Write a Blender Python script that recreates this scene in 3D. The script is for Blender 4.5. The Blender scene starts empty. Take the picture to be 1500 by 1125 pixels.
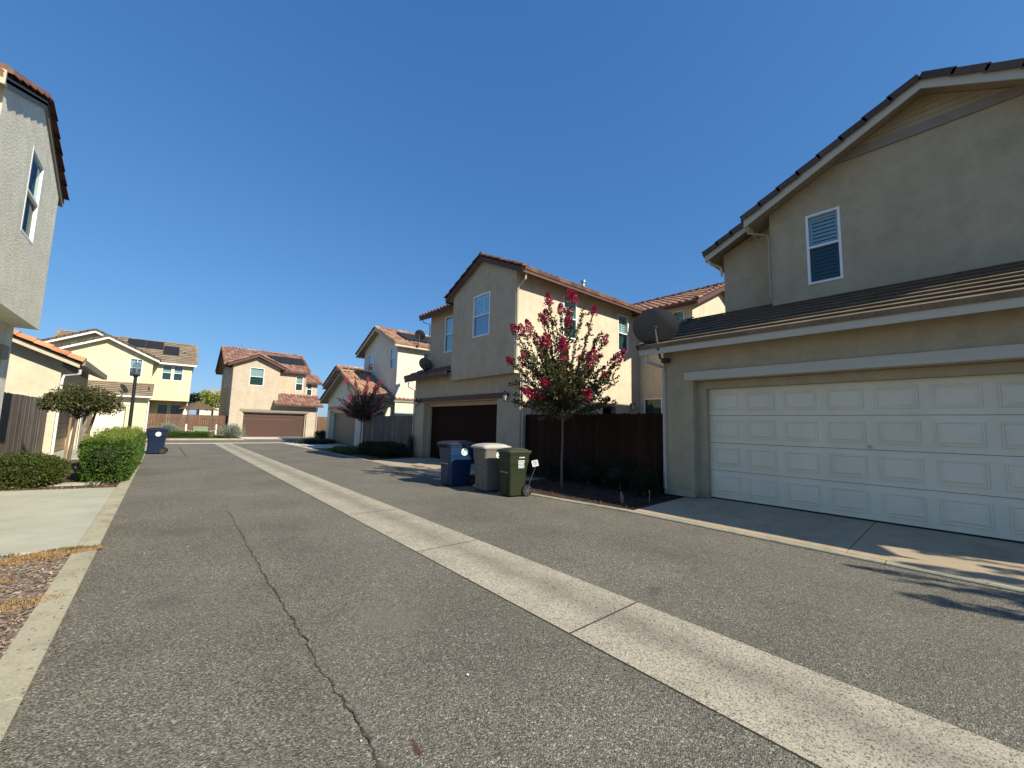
import bpy, bmesh, math, random
from mathutils import Vector, Matrix, Euler
random.seed(7)
R = math.radians
SC = bpy.context.scene
COL = SC.collection
# ---------------------------------------------------------------- camera
H = 1.55
cam = bpy.data.cameras.new('camera'); camo = bpy.data.objects.new('camera', cam); COL.objects.link(camo)
cam.sensor_fit = 'HORIZONTAL'; cam.sensor_width = 36.0; cam.lens = 594.0 / 1500.0 * 36.0
cam.clip_start = 0.05; cam.clip_end = 2000
rows = ((0.75935652, -0.08629906, -0.64492647), (-0.6501759, -0.06183045, -0.75726369), (0.02547505, 0.99434877, -0.10306093))
M = Matrix(rows).to_4x4(); M.translation = (0, 0, H)
camo.matrix_world = M
SC.camera = camo
# ---------------------------------------------------------------- sky, sun, exposure
TO_SUN = Vector((0.345, -1.38, 1.0)).normalized()
SUN_EL = math.asin(TO_SUN.z); SUN_AZ = math.atan2(TO_SUN.x, TO_SUN.y)
w = bpy.data.worlds.new('World'); SC.world = w; w.use_nodes = True
nt = w.node_tree; nt.nodes.clear()
sky = nt.nodes.new('ShaderNodeTexSky'); sky.sky_type = 'NISHITA'; sky.sun_disc = False
sky.sun_elevation = SUN_EL; sky.sun_rotation = SUN_AZ
sky.altitude = 0; sky.air_density = 1.0; sky.dust_density = 0.3; sky.ozone_density = 4.0
bg = nt.nodes.new('ShaderNodeBackground'); bg.inputs['Strength'].default_value = 0.082
out = nt.nodes.new('ShaderNodeOutputWorld')
sp_ = nt.nodes.new('ShaderNodeSeparateColor'); cb_ = nt.nodes.new('ShaderNodeCombineColor'); nt.links.new(sky.outputs[0], sp_.inputs[0])
for i_, (k_, p_) in enumerate(((0.640, 0.80), (1.290, 0.63), (2.36, 0.505))):     # deeper, more even blue of a phone camera
    a_ = nt.nodes.new('ShaderNodeMath'); a_.operation = 'POWER'; a_.inputs[1].default_value = p_; nt.links.new(sp_.outputs[i_], a_.inputs[0])
    b_ = nt.nodes.new('ShaderNodeMath'); b_.operation = 'MULTIPLY'; b_.inputs[1].default_value = k_; nt.links.new(a_.outputs[0], b_.inputs[0]); nt.links.new(b_.outputs[0], cb_.inputs[i_])
nt.links.new(cb_.outputs[0], bg.inputs[0]); nt.links.new(bg.outputs[0], out.inputs[0])
sl = bpy.data.lights.new('sun', 'SUN'); sl.energy = 4.6; sl.angle = R(0.53); sl.color = (1.0, 0.915, 0.75)
so = bpy.data.objects.new('sun', sl); COL.objects.link(so)
so.rotation_euler = TO_SUN.to_track_quat('Z', 'Y').to_euler(); so.location = (0, 0, 30)
SC.view_settings.view_transform = 'Standard'; SC.view_settings.look = 'None'
SC.view_settings.exposure = 0.65; SC.view_settings.gamma = 1.0
SC.cycles.max_bounces = 6; SC.cycles.diffuse_bounces = 3; SC.cycles.transparent_max_bounces = 12
SC.cycles.use_adaptive_sampling = True

# ---------------------------------------------------------------- materials
MATS = {}
def newmat(name):
    m = bpy.data.materials.new(name); m.use_nodes = True
    n = m.node_tree; b = n.nodes['Principled BSDF']
    MATS[name] = m
    return m, n, b
def nd(n, typ, **kw):
    x = n.nodes.new(typ)
    for k, v in kw.items():
        if k in x.inputs: x.inputs[k].default_value = v
        else: setattr(x, k, v)
    return x
def coords(n):
    return nd(n, 'ShaderNodeTexCoord').outputs['Object']
def noise(n, scale, detail=4, rough=0.55, vec=None, stretch=None):
    t = nd(n, 'ShaderNodeTexNoise'); t.inputs['Scale'].default_value = scale
    t.inputs['Detail'].default_value = detail; t.inputs['Roughness'].default_value = rough
    v = vec or coords(n)
    if stretch:
        mp = nd(n, 'ShaderNodeMapping'); mp.inputs['Scale'].default_value = stretch
        n.links.new(v, mp.inputs['Vector']); v = mp.outputs[0]
    n.links.new(v, t.inputs['Vector'])
    return t.outputs['Fac']
def ramp(n, fac, stops):
    r = nd(n, 'ShaderNodeValToRGB'); e = r.color_ramp.elements
    while len(e) < len(stops): e.new(0.5)
    for i, (p, c) in enumerate(stops):
        e[i].position = p
        e[i].color = (c, c, c, 1) if not hasattr(c, '__len__') else (*c, 1)
    n.links.new(fac, r.inputs[0]); return r.outputs[0]
def mix(n, a, b, fac, mode='MIX'):
    m = nd(n, 'ShaderNodeMix'); m.data_type = 'RGBA'; m.blend_type = mode
    for s, v in ((m.inputs['Factor'], fac), (m.inputs['A'], a), (m.inputs['B'], b)):
        s = s
    def put(idx, v):
        s = m.inputs[idx]
        if hasattr(v, 'is_linked') or hasattr(v, 'links'): n.links.new(v, s)
        elif hasattr(v, '__len__'): s.default_value = (*v, 1)
        else: s.default_value = v
    put(0, fac); put(6, a); put(7, b)
    return m.outputs[2]
def bump(n, b, h, strength, dist):
    x = nd(n, 'ShaderNodeBump'); x.inputs['Strength'].default_value = strength; x.inputs['Distance'].default_value = dist
    n.links.new(h, x.inputs['Height']); n.links.new(x.outputs[0], b.inputs['Normal'])
def sc(c, k): return tuple(v * k for v in c)

def stucco(name, col, coarse=1.0, bscale=60, strength=0.5):
    m, n, b = newmat(name)
    big = noise(n, 0.9, 5, 0.6)
    drip = noise(n, 1.0, 4, 0.6, stretch=(3.0, 3.0, 0.35))
    c1 = ramp(n, big, [(0.3, sc(col, 0.90)), (0.7, sc(col, 1.06))])
    c2 = ramp(n, drip, [(0.35, 0.90), (0.65, 1.0)])
    c = mix(n, c1, c2, 0.8, 'MULTIPLY')
    fine = noise(n, bscale, 6, 0.7)
    c = mix(n, c, ramp(n, fine, [(0.3, 0.86), (0.65, 1.03)]), 0.7, 'MULTIPLY')
    c = mix(n, c, ramp(n, noise(n, 3.2, 9, 0.72), [(0.34, 0.86), (0.5, 0.98), (0.68, 1.08)]), 0.85, 'MULTIPLY')
    sep = nd(n, 'ShaderNodeSeparateXYZ'); n.links.new(coords(n), sep.inputs[0])
    dirt = nd(n, 'ShaderNodeMath', operation='ADD'); n.links.new(sep.outputs[2], dirt.inputs[0])
    nz = nd(n, 'ShaderNodeMath', operation='MULTIPLY'); n.links.new(noise(n, 5, 5, 0.7), nz.inputs[0]); nz.inputs[1].default_value = 0.5
    n.links.new(nz.outputs[0], dirt.inputs[1])
    c = mix(n, c, ramp(n, dirt.outputs[0], [(0.18, (0.62, 0.55, 0.47)), (0.55, (1, 1, 1))]), 1.0, 'MULTIPLY')
    n.links.new(c, b.inputs['Base Color']); b.inputs['Roughness'].default_value = 0.92
    b.inputs['Specular IOR Level'].default_value = 0.2
    bump(n, b, fine, strength, 0.012 * coarse)
    return m
def plain(name, col, rough=0.6, metal=0.0, var=0.12, vs=6, bs=0.0, stretch=None, spec=0.4):
    m, n, b = newmat(name)
    f = noise(n, vs, 5, 0.6, stretch=stretch)
    c = ramp(n, f, [(0.3, sc(col, 1 - var)), (0.7, sc(col, 1 + var))])
    n.links.new(c, b.inputs['Base Color']); b.inputs['Roughness'].default_value = rough
    b.inputs['Metallic'].default_value = metal; b.inputs['Specular IOR Level'].default_value = spec
    if bs: bump(n, b, noise(n, vs * 8, 4, 0.6, stretch=stretch), 0.5, bs)
    return m
def tilemat(name, cols, bump_s=0.004):
    m, n, b = newmat(name)
    uv = nd(n, 'ShaderNodeUVMap'); uv.uv_map = 'tile'
    fl = nd(n, 'ShaderNodeVectorMath', operation='FLOOR'); n.links.new(uv.outputs[0], fl.inputs[0])
    wn = nd(n, 'ShaderNodeTexWhiteNoise'); wn.noise_dimensions = '2D'; n.links.new(fl.outputs[0], wn.inputs['Vector'])
    k = len(cols)
    c = ramp(n, wn.outputs['Value'], [(i / (k - 1), cc) for i, cc in enumerate(cols)])
    c = mix(n, c, ramp(n, noise(n, 22, 6, 0.7), [(0.3, 0.66), (0.7, 1.12)]), 0.85, 'MULTIPLY')
    c = mix(n, c, ramp(n, noise(n, 1.1, 3, 0.5), [(0.35, 0.85), (0.65, 1.06)]), 0.8, 'MULTIPLY')
    n.links.new(c, b.inputs['Base Color']); b.inputs['Roughness'].default_value = 0.85
    b.inputs['Specular IOR Level'].default_value = 0.25
    bump(n, b, noise(n, 60, 4, 0.6), 0.5, bump_s)
    return m
def woodmat(name, cols, rough=0.85):
    m, n, b = newmat(name)
    g = nd(n, 'ShaderNodeNewGeometry')
    c = ramp(n, g.outputs['Random Per Island'], [(i / (len(cols) - 1), cc) for i, cc in enumerate(cols)])
    grain = noise(n, 14, 6, 0.7, stretch=(5, 5, 0.25))
    c = mix(n, c, ramp(n, grain, [(0.3, 0.55), (0.7, 1.2)]), 0.9, 'MULTIPLY')
    c = mix(n, c, ramp(n, noise(n, 1.6, 4, 0.6), [(0.3, 0.72), (0.7, 1.12)]), 0.8, 'MULTIPLY')
    n.links.new(c, b.inputs['Base Color']); b.inputs['Roughness'].default_value = rough
    b.inputs['Specular IOR Level'].default_value = 0.15
    bump(n, b, grain, 0.6, 0.006)
    return m
def leafmat(name, cols, trans=0.35, rough=0.55):
    m, n, b = newmat(name)
    g = nd(n, 'ShaderNodeNewGeometry')
    c = ramp(n, g.outputs['Random Per Island'], [(i / (len(cols) - 1), cc) for i, cc in enumerate(cols)])
    c = mix(n, c, ramp(n, noise(n, 2.2, 3, 0.5), [(0.35, 0.75), (0.65, 1.15)]), 0.7, 'MULTIPLY')
    n.links.new(c, b.inputs['Base Color']); b.inputs['Roughness'].default_value = rough
    b.inputs['Specular IOR Level'].default_value = 0.35
    t = nd(n, 'ShaderNodeBsdfTranslucent'); n.links.new(c, t.inputs[0])
    ms = nd(n, 'ShaderNodeMixShader'); ms.inputs[0].default_value = trans
    n.links.new(b.outputs[0], ms.inputs[1]); n.links.new(t.outputs[0], ms.inputs[2])
    n.links.new(ms.outputs[0], n.nodes['Material Output'].inputs[0])
    return m

def asphalt(name, lo, hi, chip, warm, chipamt=0.60):
    m, n, b = newmat(name)
    co = coords(n)
    v = nd(n, 'ShaderNodeTexVoronoi'); v.inputs['Scale'].default_value = 140; n.links.new(co, v.inputs['Vector'])
    sp = nd(n, 'ShaderNodeSeparateColor'); n.links.new(v.outputs['Color'], sp.inputs[0])
    c = ramp(n, sp.outputs[0], [(0.0, sc(lo, 0.42)), (0.3, sc(lo, .92)), (0.75, sc(hi, .98)), (0.95, sc(hi, 1.45)), (1.0, sc(hi, 2.1))])
    v2 = nd(n, 'ShaderNodeTexVoronoi'); v2.inputs['Scale'].default_value = 85; n.links.new(co, v2.inputs['Vector'])
    sp2 = nd(n, 'ShaderNodeSeparateColor'); n.links.new(v2.outputs['Color'], sp2.inputs[0])
    c = mix(n, c, chip, ramp(n, sp2.outputs[1], [(0.975, 0.0), (0.99, chipamt)]))
    big = noise(n, 0.55, 6, 0.6)
    c = mix(n, c, ramp(n, big, [(0.30, 0.74), (0.68, 1.18)]), 0.9, 'MULTIPLY')
    c = mix(n, c, warm, ramp(n, noise(n, 0.35, 5, 0.65), [(0.48, 0.0), (0.75, 0.45)]))
    st = noise(n, 1.7, 6, 0.7, stretch=(1.0, 0.35, 1))
    c = mix(n, c, ramp(n, st, [(0.25, 0.72), (0.45, 1.0)]), 0.55, 'MULTIPLY')
    n.links.new(c, b.inputs['Base Color']); b.inputs['Roughness'].default_value = 0.86
    b.inputs['Specular IOR Level'].default_value = 0.3
    hgt = nd(n, 'ShaderNodeMath', operation='SUBTRACT'); hgt.inputs[0].default_value = 1.0
    n.links.new(v.outputs['Distance'], hgt.inputs[1])
    bump(n, b, hgt.outputs[0], 0.75, 0.006)
    return m
asphalt('asphalt', (0.124, 0.113, 0.088), (0.202, 0.185, 0.144), (0.55, 0.52, 0.46), (0.21, 0.185, 0.14))
asphalt('asphalt_old', (0.114, 0.101, 0.077), (0.205, 0.183, 0.139), (0.50, 0.46, 0.38), (0.20, 0.175, 0.135), 0.6)

def conc(name, col, agg=0.0, scale=90, broom=False, stain=0.25):
    m, n, b = newmat(name); co = coords(n)
    c = ramp(n, noise(n, 1.3, 6, 0.65), [(0.3, sc(col, 0.84)), (0.7, sc(col, 1.08))])
    if agg:
        v = nd(n, 'ShaderNodeTexVoronoi'); v.inputs['Scale'].default_value = scale; n.links.new(co, v.inputs['Vector'])
        sp = nd(n, 'ShaderNodeSeparateColor'); n.links.new(v.outputs['Color'], sp.inputs[0])
        c = mix(n, c, ramp(n, sp.outputs[0], [(0.0, 0.22), (0.14, 0.52), (0.35, 0.86), (0.7, 1.02), (1.0, 1.18)]), agg, 'MULTIPLY')
        c = mix(n, c, ramp(n, noise(n, scale*1.6, 3, 0.8), [(0.3, 0.62), (0.42, 0.96), (0.7, 1.10)]), agg, 'MULTIPLY')
    if broom:
        c = mix(n, c, ramp(n, noise(n, 9, 5, 0.7, stretch=(0.5, 6, 1)), [(0.3, 0.90), (0.7, 1.04)]), 0.8, 'MULTIPLY')
    c = mix(n, c, ramp(n, noise(n, 3.5, 6, 0.75), [(0.28, 1 - stain), (0.5, 1.0)]), 1.0, 'MULTIPLY')
    n.links.new(c, b.inputs['Base Color']); b.inputs['Roughness'].default_value = 0.88
    b.inputs['Specular IOR Level'].default_value = 0.25
    bump(n, b, noise(n, 70, 5, 0.7), 0.5, 0.004)
    return m
conc('strip_concrete', (0.44, 0.405, 0.32), agg=1.0, scale=135)
conc('strip_wear', (0.30, 0.275, 0.225), agg=0.6, scale=75)
conc('drive_concrete', (0.43, 0.42, 0.33), broom=True, stain=0.10)
conc('apron_concrete', (0.47, 0.37, 0.25), agg=0.2, scale=140, stain=0.22)
conc('curb_concrete', (0.42, 0.385, 0.27), agg=0.3, scale=110, stain=0.35)
conc('far_concrete', (0.62, 0.57, 0.48))
def soilmat(name, a, bb, c_):
    m, n, b = newmat(name)
    v = nd(n, 'ShaderNodeTexVoronoi'); v.inputs['Scale'].default_value = 42; v.inputs['Randomness'].default_value = 1.0
    mp = nd(n, 'ShaderNodeMapping'); mp.inputs['Scale'].default_value = (1, 0.55, 1); mp.inputs['Rotation'].default_value = (0, 0, 0.6)
    n.links.new(coords(n), mp.inputs[0]); n.links.new(mp.outputs[0], v.inputs['Vector'])
    sp = nd(n, 'ShaderNodeSeparateColor'); n.links.new(v.outputs['Color'], sp.inputs[0])
    c = ramp(n, sp.outputs[0], [(0, sc(a, 0.5)), (0.4, a), (0.85, bb), (1.0, c_)])
    c = mix(n, c, ramp(n, noise(n, 4, 5, 0.6), [(0.3, 0.6), (0.7, 1.2)]), 0.8, 'MULTIPLY')
    n.links.new(c, b.inputs['Base Color']); b.inputs['Roughness'].default_value = 0.95
    bump(n, b, v.outputs['Distance'], 0.8, 0.02)
soilmat('mulch', (0.075, 0.045, 0.032), (0.14, 0.085, 0.055), (0.30, 0.22, 0.15))
soilmat('mulch_shade', (0.035, 0.02, 0.014), (0.07, 0.042, 0.028), (0.15, 0.10, 0.07))  # mulch copy darkened to carry the shade of the right bed
soilmat('soil', (0.10, 0.075, 0.05), (0.17, 0.13, 0.09), (0.3, 0.25, 0.18))
soilmat('dry_soil', (0.20, 0.145, 0.10), (0.32, 0.25, 0.18), (0.50, 0.42, 0.32))
plain('chip', (0.20, 0.125, 0.08), 0.9, var=0.5, vs=25)
plain('drygrass', (0.30, 0.19, 0.085), 0.9, var=0.3, vs=30)
plain('crack_fill', (0.072, 0.058, 0.044), 0.95, var=0.4, vs=40)
plain('rust_stain', (0.12, 0.062, 0.045), 0.9, var=0.25, vs=60)

stucco('stucco_gray', (0.48, 0.40, 0.26), bscale=55)          # white-garage house
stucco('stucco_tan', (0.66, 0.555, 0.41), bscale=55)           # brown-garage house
stucco('stucco_tan_shade', (0.52, 0.425, 0.29), bscale=55)           # darker copy of the tan stucco, alley-side shade put into its colour
stucco('stucco_cream', (0.64, 0.575, 0.42), bscale=55)
stucco('stucco_rough', (0.88, 0.85, 0.68), coarse=2.6, bscale=26, strength=0.9)
stucco('stucco_yellow', (0.70, 0.64, 0.42), bscale=40)
stucco('stucco_peach', (0.53, 0.445, 0.335), bscale=40)
stucco('stucco_white', (0.74, 0.71, 0.57), bscale=40)
plain('trim_gray', (0.52, 0.48, 0.38), 0.55, var=0.05, vs=9, bs=0.0006, stretch=(1, 0.2, 6))
plain('trim_white', (0.78, 0.76, 0.68), 0.5, var=0.04)
plain('trim_brown', (0.092, 0.038, 0.027), 0.6, var=0.12, vs=8, stretch=(0.3, 1, 5))
plain('trim_taupe', (0.25, 0.22, 0.17), 0.6, var=0.08)
plain('trim_tan', (0.50, 0.43, 0.31), 0.6, var=0.07)
plain('gutter', (0.55, 0.50, 0.40), 0.45, var=0.05)
plain('soffit', (0.30, 0.245, 0.155), 0.8, var=0.12)
plain('vinyl', (0.82, 0.82, 0.79), 0.35, var=0.03)
plain('door_white', (0.77, 0.71, 0.54), 0.45, var=0.07, vs=2.2, stretch=(1, 1, 0.5))
plain('door_brown', (0.022, 0.010, 0.007), 0.75, var=0.08, vs=4, spec=0.08)
plain('door_red', (0.070, 0.032, 0.022), 0.55, var=0.06, vs=4)
plain('door_olive', (0.165, 0.15, 0.115), 0.5, var=0.05, vs=4)
plain('door_wood', (0.30, 0.21, 0.12), 0.6, var=0.2, vs=10, stretch=(1, 0.2, 6))
plain('rubber', (0.012, 0.012, 0.012), 0.7, var=0.2)
plain('black_metal', (0.018, 0.017, 0.016), 0.4, var=0.1)
plain('gray_metal', (0.35, 0.35, 0.34), 0.4, metal=0.7, var=0.08)
plain('dish_gray', (0.075, 0.078, 0.078), 0.42, var=0.05, vs=3)
plain('plastic_navy', (0.006, 0.015, 0.045), 0.42, var=0.12, vs=5)
plain('plastic_blue', (0.005, 0.028, 0.080), 0.40, var=0.12, vs=5)
plain('lid_navy', (0.018, 0.022, 0.036), 0.45, var=0.15, vs=5)
plain('plastic_gray', (0.15, 0.14, 0.115), 0.5, var=0.10, vs=5)
plain('lid_gray', (0.42, 0.40, 0.36), 0.5, var=0.08, vs=5)
plain('plastic_green', (0.017, 0.024, 0.009), 0.45, var=0.12, vs=5)
plain('lid_green', (0.036, 0.047, 0.024), 0.45, var=0.12, vs=5)
plain('sticker', (0.80, 0.80, 0.80), 0.4, var=0.05)
plain('sticker_ink', (0.10, 0.13, 0.17), 0.5, var=0.05)
plain('util_green', (0.22, 0.26, 0.16), 0.5, var=0.06)
plain('canvas_tan', (0.12, 0.082, 0.052), 0.8, var=0.08)
plain('solar', (0.020, 0.021, 0.024), 0.55, var=0.1, vs=2, spec=0.25)
plain('bark', (0.21, 0.15, 0.10), 0.9, var=0.25, vs=14, bs=0.004, stretch=(3, 3, 0.4))
plain('bark_pale', (0.15, 0.112, 0.085), 0.85, var=0.2, vs=14, bs=0.002, stretch=(3, 3, 0.4))
plain('stake', (0.30, 0.19, 0.11), 0.85, var=0.2, vs=14, stretch=(3, 3, 0.3))
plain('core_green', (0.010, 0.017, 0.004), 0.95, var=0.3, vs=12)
plain('interior', (0.05, 0.055, 0.055), 0.9)
plain('blind', (0.62, 0.68, 0.68), 0.6, var=0.04)
plain('roof_far', (0.30, 0.28, 0.26), 0.8, var=0.1)
tilemat('tile_red', [(0.19, 0.095, 0.072), (0.27, 0.14, 0.105), (0.36, 0.215, 0.165), (0.22, 0.105, 0.08), (0.42, 0.27, 0.215)])
tilemat('tile_brown', [(0.20, 0.11, 0.080), (0.26, 0.135, 0.095), (0.15, 0.085, 0.065), (0.33, 0.19, 0.13)])
tilemat('tile_mixed', [(0.36, 0.20, 0.13), (0.50, 0.31, 0.20), (0.24, 0.12, 0.085), (0.56, 0.38, 0.26)])
tilemat('tile_orange', [(0.52, 0.235, 0.115), (0.60, 0.29, 0.15), (0.46, 0.20, 0.10)])
tilemat('tile_flat_dark', [(0.115, 0.085, 0.065), (0.085, 0.065, 0.052), (0.14, 0.105, 0.08), (0.10, 0.08, 0.065)])
tilemat('tile_flat_tan', [(0.34, 0.265, 0.18), (0.28, 0.215, 0.15), (0.38, 0.30, 0.21)])
tilemat('tile_flat_gray', [(0.23, 0.175, 0.12), (0.20, 0.155, 0.108), (0.255, 0.20, 0.14)])
woodmat('fence_brown', [(0.030, 0.013, 0.008), (0.042, 0.019, 0.011), (0.035, 0.015, 0.009), (0.055, 0.025, 0.015)])
woodmat('fence_gray', [(0.20, 0.165, 0.135), (0.27, 0.23, 0.19), (0.16, 0.125, 0.10), (0.24, 0.19, 0.15)])
woodmat('fence_mix', [(0.14, 0.085, 0.055), (0.20, 0.125, 0.085), (0.13, 0.098, 0.072), (0.21, 0.095, 0.055)])
leafmat('leaf_hedge', [(0.035, 0.075, 0.012), (0.07, 0.14, 0.02), (0.12, 0.20, 0.03), (0.05, 0.10, 0.015)])
leafmat('leaf_bush', [(0.03, 0.055, 0.010), (0.07, 0.11, 0.018), (0.14, 0.15, 0.035), (0.05, 0.075, 0.014)])
leafmat('leaf_top', [(0.16, 0.22, 0.03), (0.26, 0.32, 0.055), (0.10, 0.16, 0.02)])
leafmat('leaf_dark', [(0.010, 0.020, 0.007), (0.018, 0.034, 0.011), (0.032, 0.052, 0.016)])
leafmat('leaf_topiary', [(0.035, 0.052, 0.014), (0.07, 0.09, 0.025), (0.14, 0.15, 0.05), (0.10, 0.075, 0.03), (0.055, 0.075, 0.02)], trans=0.2)
leafmat('leaf_crepe', [(0.03, 0.05, 0.014), (0.06, 0.085, 0.022), (0.10, 0.12, 0.035), (0.13, 0.085, 0.04), (0.045, 0.065, 0.018)])
leafmat('leaf_crepe_red', [(0.035, 0.055, 0.016), (0.06, 0.085, 0.024), (0.15, 0.085, 0.05), (0.20, 0.09, 0.06), (0.05, 0.07, 0.02)])
leafmat('leaf_sage', [(0.19, 0.23, 0.17), (0.28, 0.32, 0.25), (0.14, 0.18, 0.12)], trans=0.2)
leafmat('leaf_yellow', [(0.25, 0.30, 0.04), (0.38, 0.40, 0.06), (0.16, 0.22, 0.03)], trans=0.4)
leafmat('petal', [(0.34, 0.012, 0.055), (0.48, 0.02, 0.09), (0.25, 0.008, 0.035), (0.55, 0.045, 0.13)], trans=0.3)
leafmat('petal_pink', [(0.55, 0.045, 0.14), (0.65, 0.09, 0.20), (0.45, 0.03, 0.10)], trans=0.3)

def glassmat(name, tint, tr):
    m = bpy.data.materials.new(name); m.use_nodes = True; MATS[name] = m
    n = m.node_tree; n.nodes.clear()
    o = nd(n, 'ShaderNodeOutputMaterial')
    t = nd(n, 'ShaderNodeBsdfTransparent'); t.inputs[0].default_value = (*tint, 1)
    g = nd(n, 'ShaderNodeBsdfGlossy'); g.inputs['Roughness'].default_value = 0.03; g.inputs[0].default_value = (0.9, 0.95, 1, 1)
    lw = nd(n, 'ShaderNodeLayerWeight'); lw.inputs[0].default_value = 0.22
    mr = nd(n, 'ShaderNodeMath', operation='MULTIPLY_ADD'); n.links.new(lw.outputs['Fresnel'], mr.inputs[0]); mr.inputs[1].default_value = 0.28; mr.inputs[2].default_value = tr
    ms = nd(n, 'ShaderNodeMixShader'); n.links.new(mr.outputs[0], ms.inputs[0])
    n.links.new(t.outputs[0], ms.inputs[1]); n.links.new(g.outputs[0], ms.inputs[2]); n.links.new(ms.outputs[0], o.inputs[0])
glassmat('glass', (0.62, 0.76, 0.76), 0.05)
glassmat('glass_screen', (0.20, 0.30, 0.29), 0.04)
plain('frosted_glass', (0.62, 0.62, 0.58), 0.3, var=0.05)
glassmat('lamp_glass', (0.85, 0.87, 0.88), 0.25)

# ---------------------------------------------------------------- mesh builder
def worg(o):
    v = Vector((0, 0, 0))
    while o is not None: v += Vector(o.location); o = o.parent
    return v
class MB:
    def __init__(s): s.v = []; s.f = []; s.uv = {}
    def add(s, verts, faces):
        k = len(s.v); s.v += [tuple(p) for p in verts]; s.f += [tuple(i + k for i in f) for f in faces]; return s
    def quad(s, a, b, c, d): return s.add([a, b, c, d], [(0, 1, 2, 3)])
    def box(s, x0, y0, z0, x1, y1, z1):
        if x0 > x1: x0, x1 = x1, x0
        if y0 > y1: y0, y1 = y1, y0
        if z0 > z1: z0, z1 = z1, z0
        v = [(x0,y0,z0),(x1,y0,z0),(x1,y1,z0),(x0,y1,z0),(x0,y0,z1),(x1,y0,z1),(x1,y1,z1),(x0,y1,z1)]
        return s.add(v, [(0,3,2,1),(4,5,6,7),(0,1,5,4),(1,2,6,5),(2,3,7,6),(3,0,4,7)])
    def beam(s, a, b, out, down):
        a = Vector(a); b = Vector(b); o = Vector(out); d = Vector(down)
        v = [a, a + o, a + o + d, a + d, b, b + o, b + o + d, b + d]
        return s.add(v, [(0,1,2,3),(7,6,5,4),(0,4,5,1),(1,5,6,2),(2,6,7,3),(3,7,4,0)])
    def tube(s, pts, rad, n=8, cap=True):
        pts = [Vector(p) for p in pts]; k0 = len(s.v)
        if not hasattr(rad, '__len__'): rad = [rad] * len(pts)
        ref = None
        for i, p in enumerate(pts):
            t = (pts[min(i + 1, len(pts) - 1)] - pts[max(i - 1, 0)])
            if t.length < 1e-9: t = Vector((0, 0, 1))
            t.normalize()
            if ref is None:
                ref = Vector((1, 0, 0)) if abs(t.x) < 0.8 else Vector((0, 1, 0))
            a = (ref - t * ref.dot(t)).normalized(); ref = a; b = t.cross(a)
            for j in range(n):
                th = 2 * math.pi * j / n
                s.v.append(tuple(p + (a * math.cos(th) + b * math.sin(th)) * rad[i]))
        for i in range(len(pts) - 1):
            for j in range(n):
                j2 = (j + 1) % n
                s.f.append((k0 + i*n + j, k0 + i*n + j2, k0 + (i+1)*n + j2, k0 + (i+1)*n + j))
        if cap:
            s.f.append(tuple(k0 + j for j in reversed(range(n))))
            s.f.append(tuple(k0 + (len(pts)-1)*n + j for j in range(n)))
        return s
    def lathe(s, c, prof, n=24, axis='z'):
        k0 = len(s.v); c = Vector(c)
        for r, h in prof:
            for j in range(n):
                th = 2*math.pi*j/n; x, y = r*math.cos(th), r*math.sin(th)
                s.v.append(tuple(c + (Vector((x, y, h)) if axis == 'z' else Vector((x, h, y)) if axis == 'y' else Vector((h, x, y)))))
        for i in range(len(prof)-1):
            for j in range(n):
                j2 = (j+1) % n
                s.f.append((k0+i*n+j, k0+i*n+j2, k0+(i+1)*n+j2, k0+(i+1)*n+j))
        s.f.append(tuple(k0+j for j in reversed(range(n)))); s.f.append(tuple(k0+(len(prof)-1)*n+j for j in range(n)))
        return s
    def loft(s, rings, cap=True):
        k0 = len(s.v); n = len(rings[0])
        for r in rings: s.v += [tuple(p) for p in r]
        for i in range(len(rings)-1):
            for j in range(n):
                j2 = (j+1) % n
                s.f.append((k0+i*n+j, k0+i*n+j2, k0+(i+1)*n+j2, k0+(i+1)*n+j))
        if cap:
            s.f.append(tuple(k0+j for j in reversed(range(n)))); s.f.append(tuple(k0+(len(rings)-1)*n+j for j in range(n)))
        return s
    def build(s, name, mat, parent=None, smooth=False, kind=None, label=None):
        me = bpy.data.meshes.new(name); o = bpy.data.objects.new(name, me); COL.objects.link(o)
        off = Vector((0, 0, 0))
        if parent is not None: o.parent = parent; off = worg(parent)
        me.from_pydata([(p[0]-off.x, p[1]-off.y, p[2]-off.z) for p in s.v], [], s.f)
        me.materials.append(MATS[mat])
        if s.uv:
            l = me.uv_layers.new(name='tile')
            for pi, poly in enumerate(me.polygons):
                uv = s.uv.get(pi, (0.5, 0.5))
                for li in poly.loop_indices: l.data[li].uv = uv
        if smooth:
            me.polygons.foreach_set('use_smooth', [True]*len(me.polygons))
        me.update()
        if kind: o['kind'] = kind
        if label: o['label'] = label
        return o
def thing(name, label, cat, loc=(0, 0, 0), group=None):
    o = bpy.data.objects.new(name, None); COL.objects.link(o); o.location = loc
    o.empty_display_size = 0.2
    o['label'] = label; o['category'] = cat
    if group: o['group'] = group
    return o
def tag(o, label, cat, group=None):
    o['label'] = label; o['category'] = cat
    if group: o['group'] = group
    return o
def dup(root, loc, rz=0.0, scale=1.0, label=None):
    def cp(o, par):
        c = o.copy(); COL.objects.link(c)
        if par is not None: c.parent = par
        for ch in [x for x in SC.objects if x.parent == o and x != c]: cp(ch, c)
        return c
    kids = {}
    r = cp(root, None); r.location = loc; r.rotation_euler = (0, 0, rz); r.scale = (scale,)*3
    if label: r['label'] = label
    return r

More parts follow.
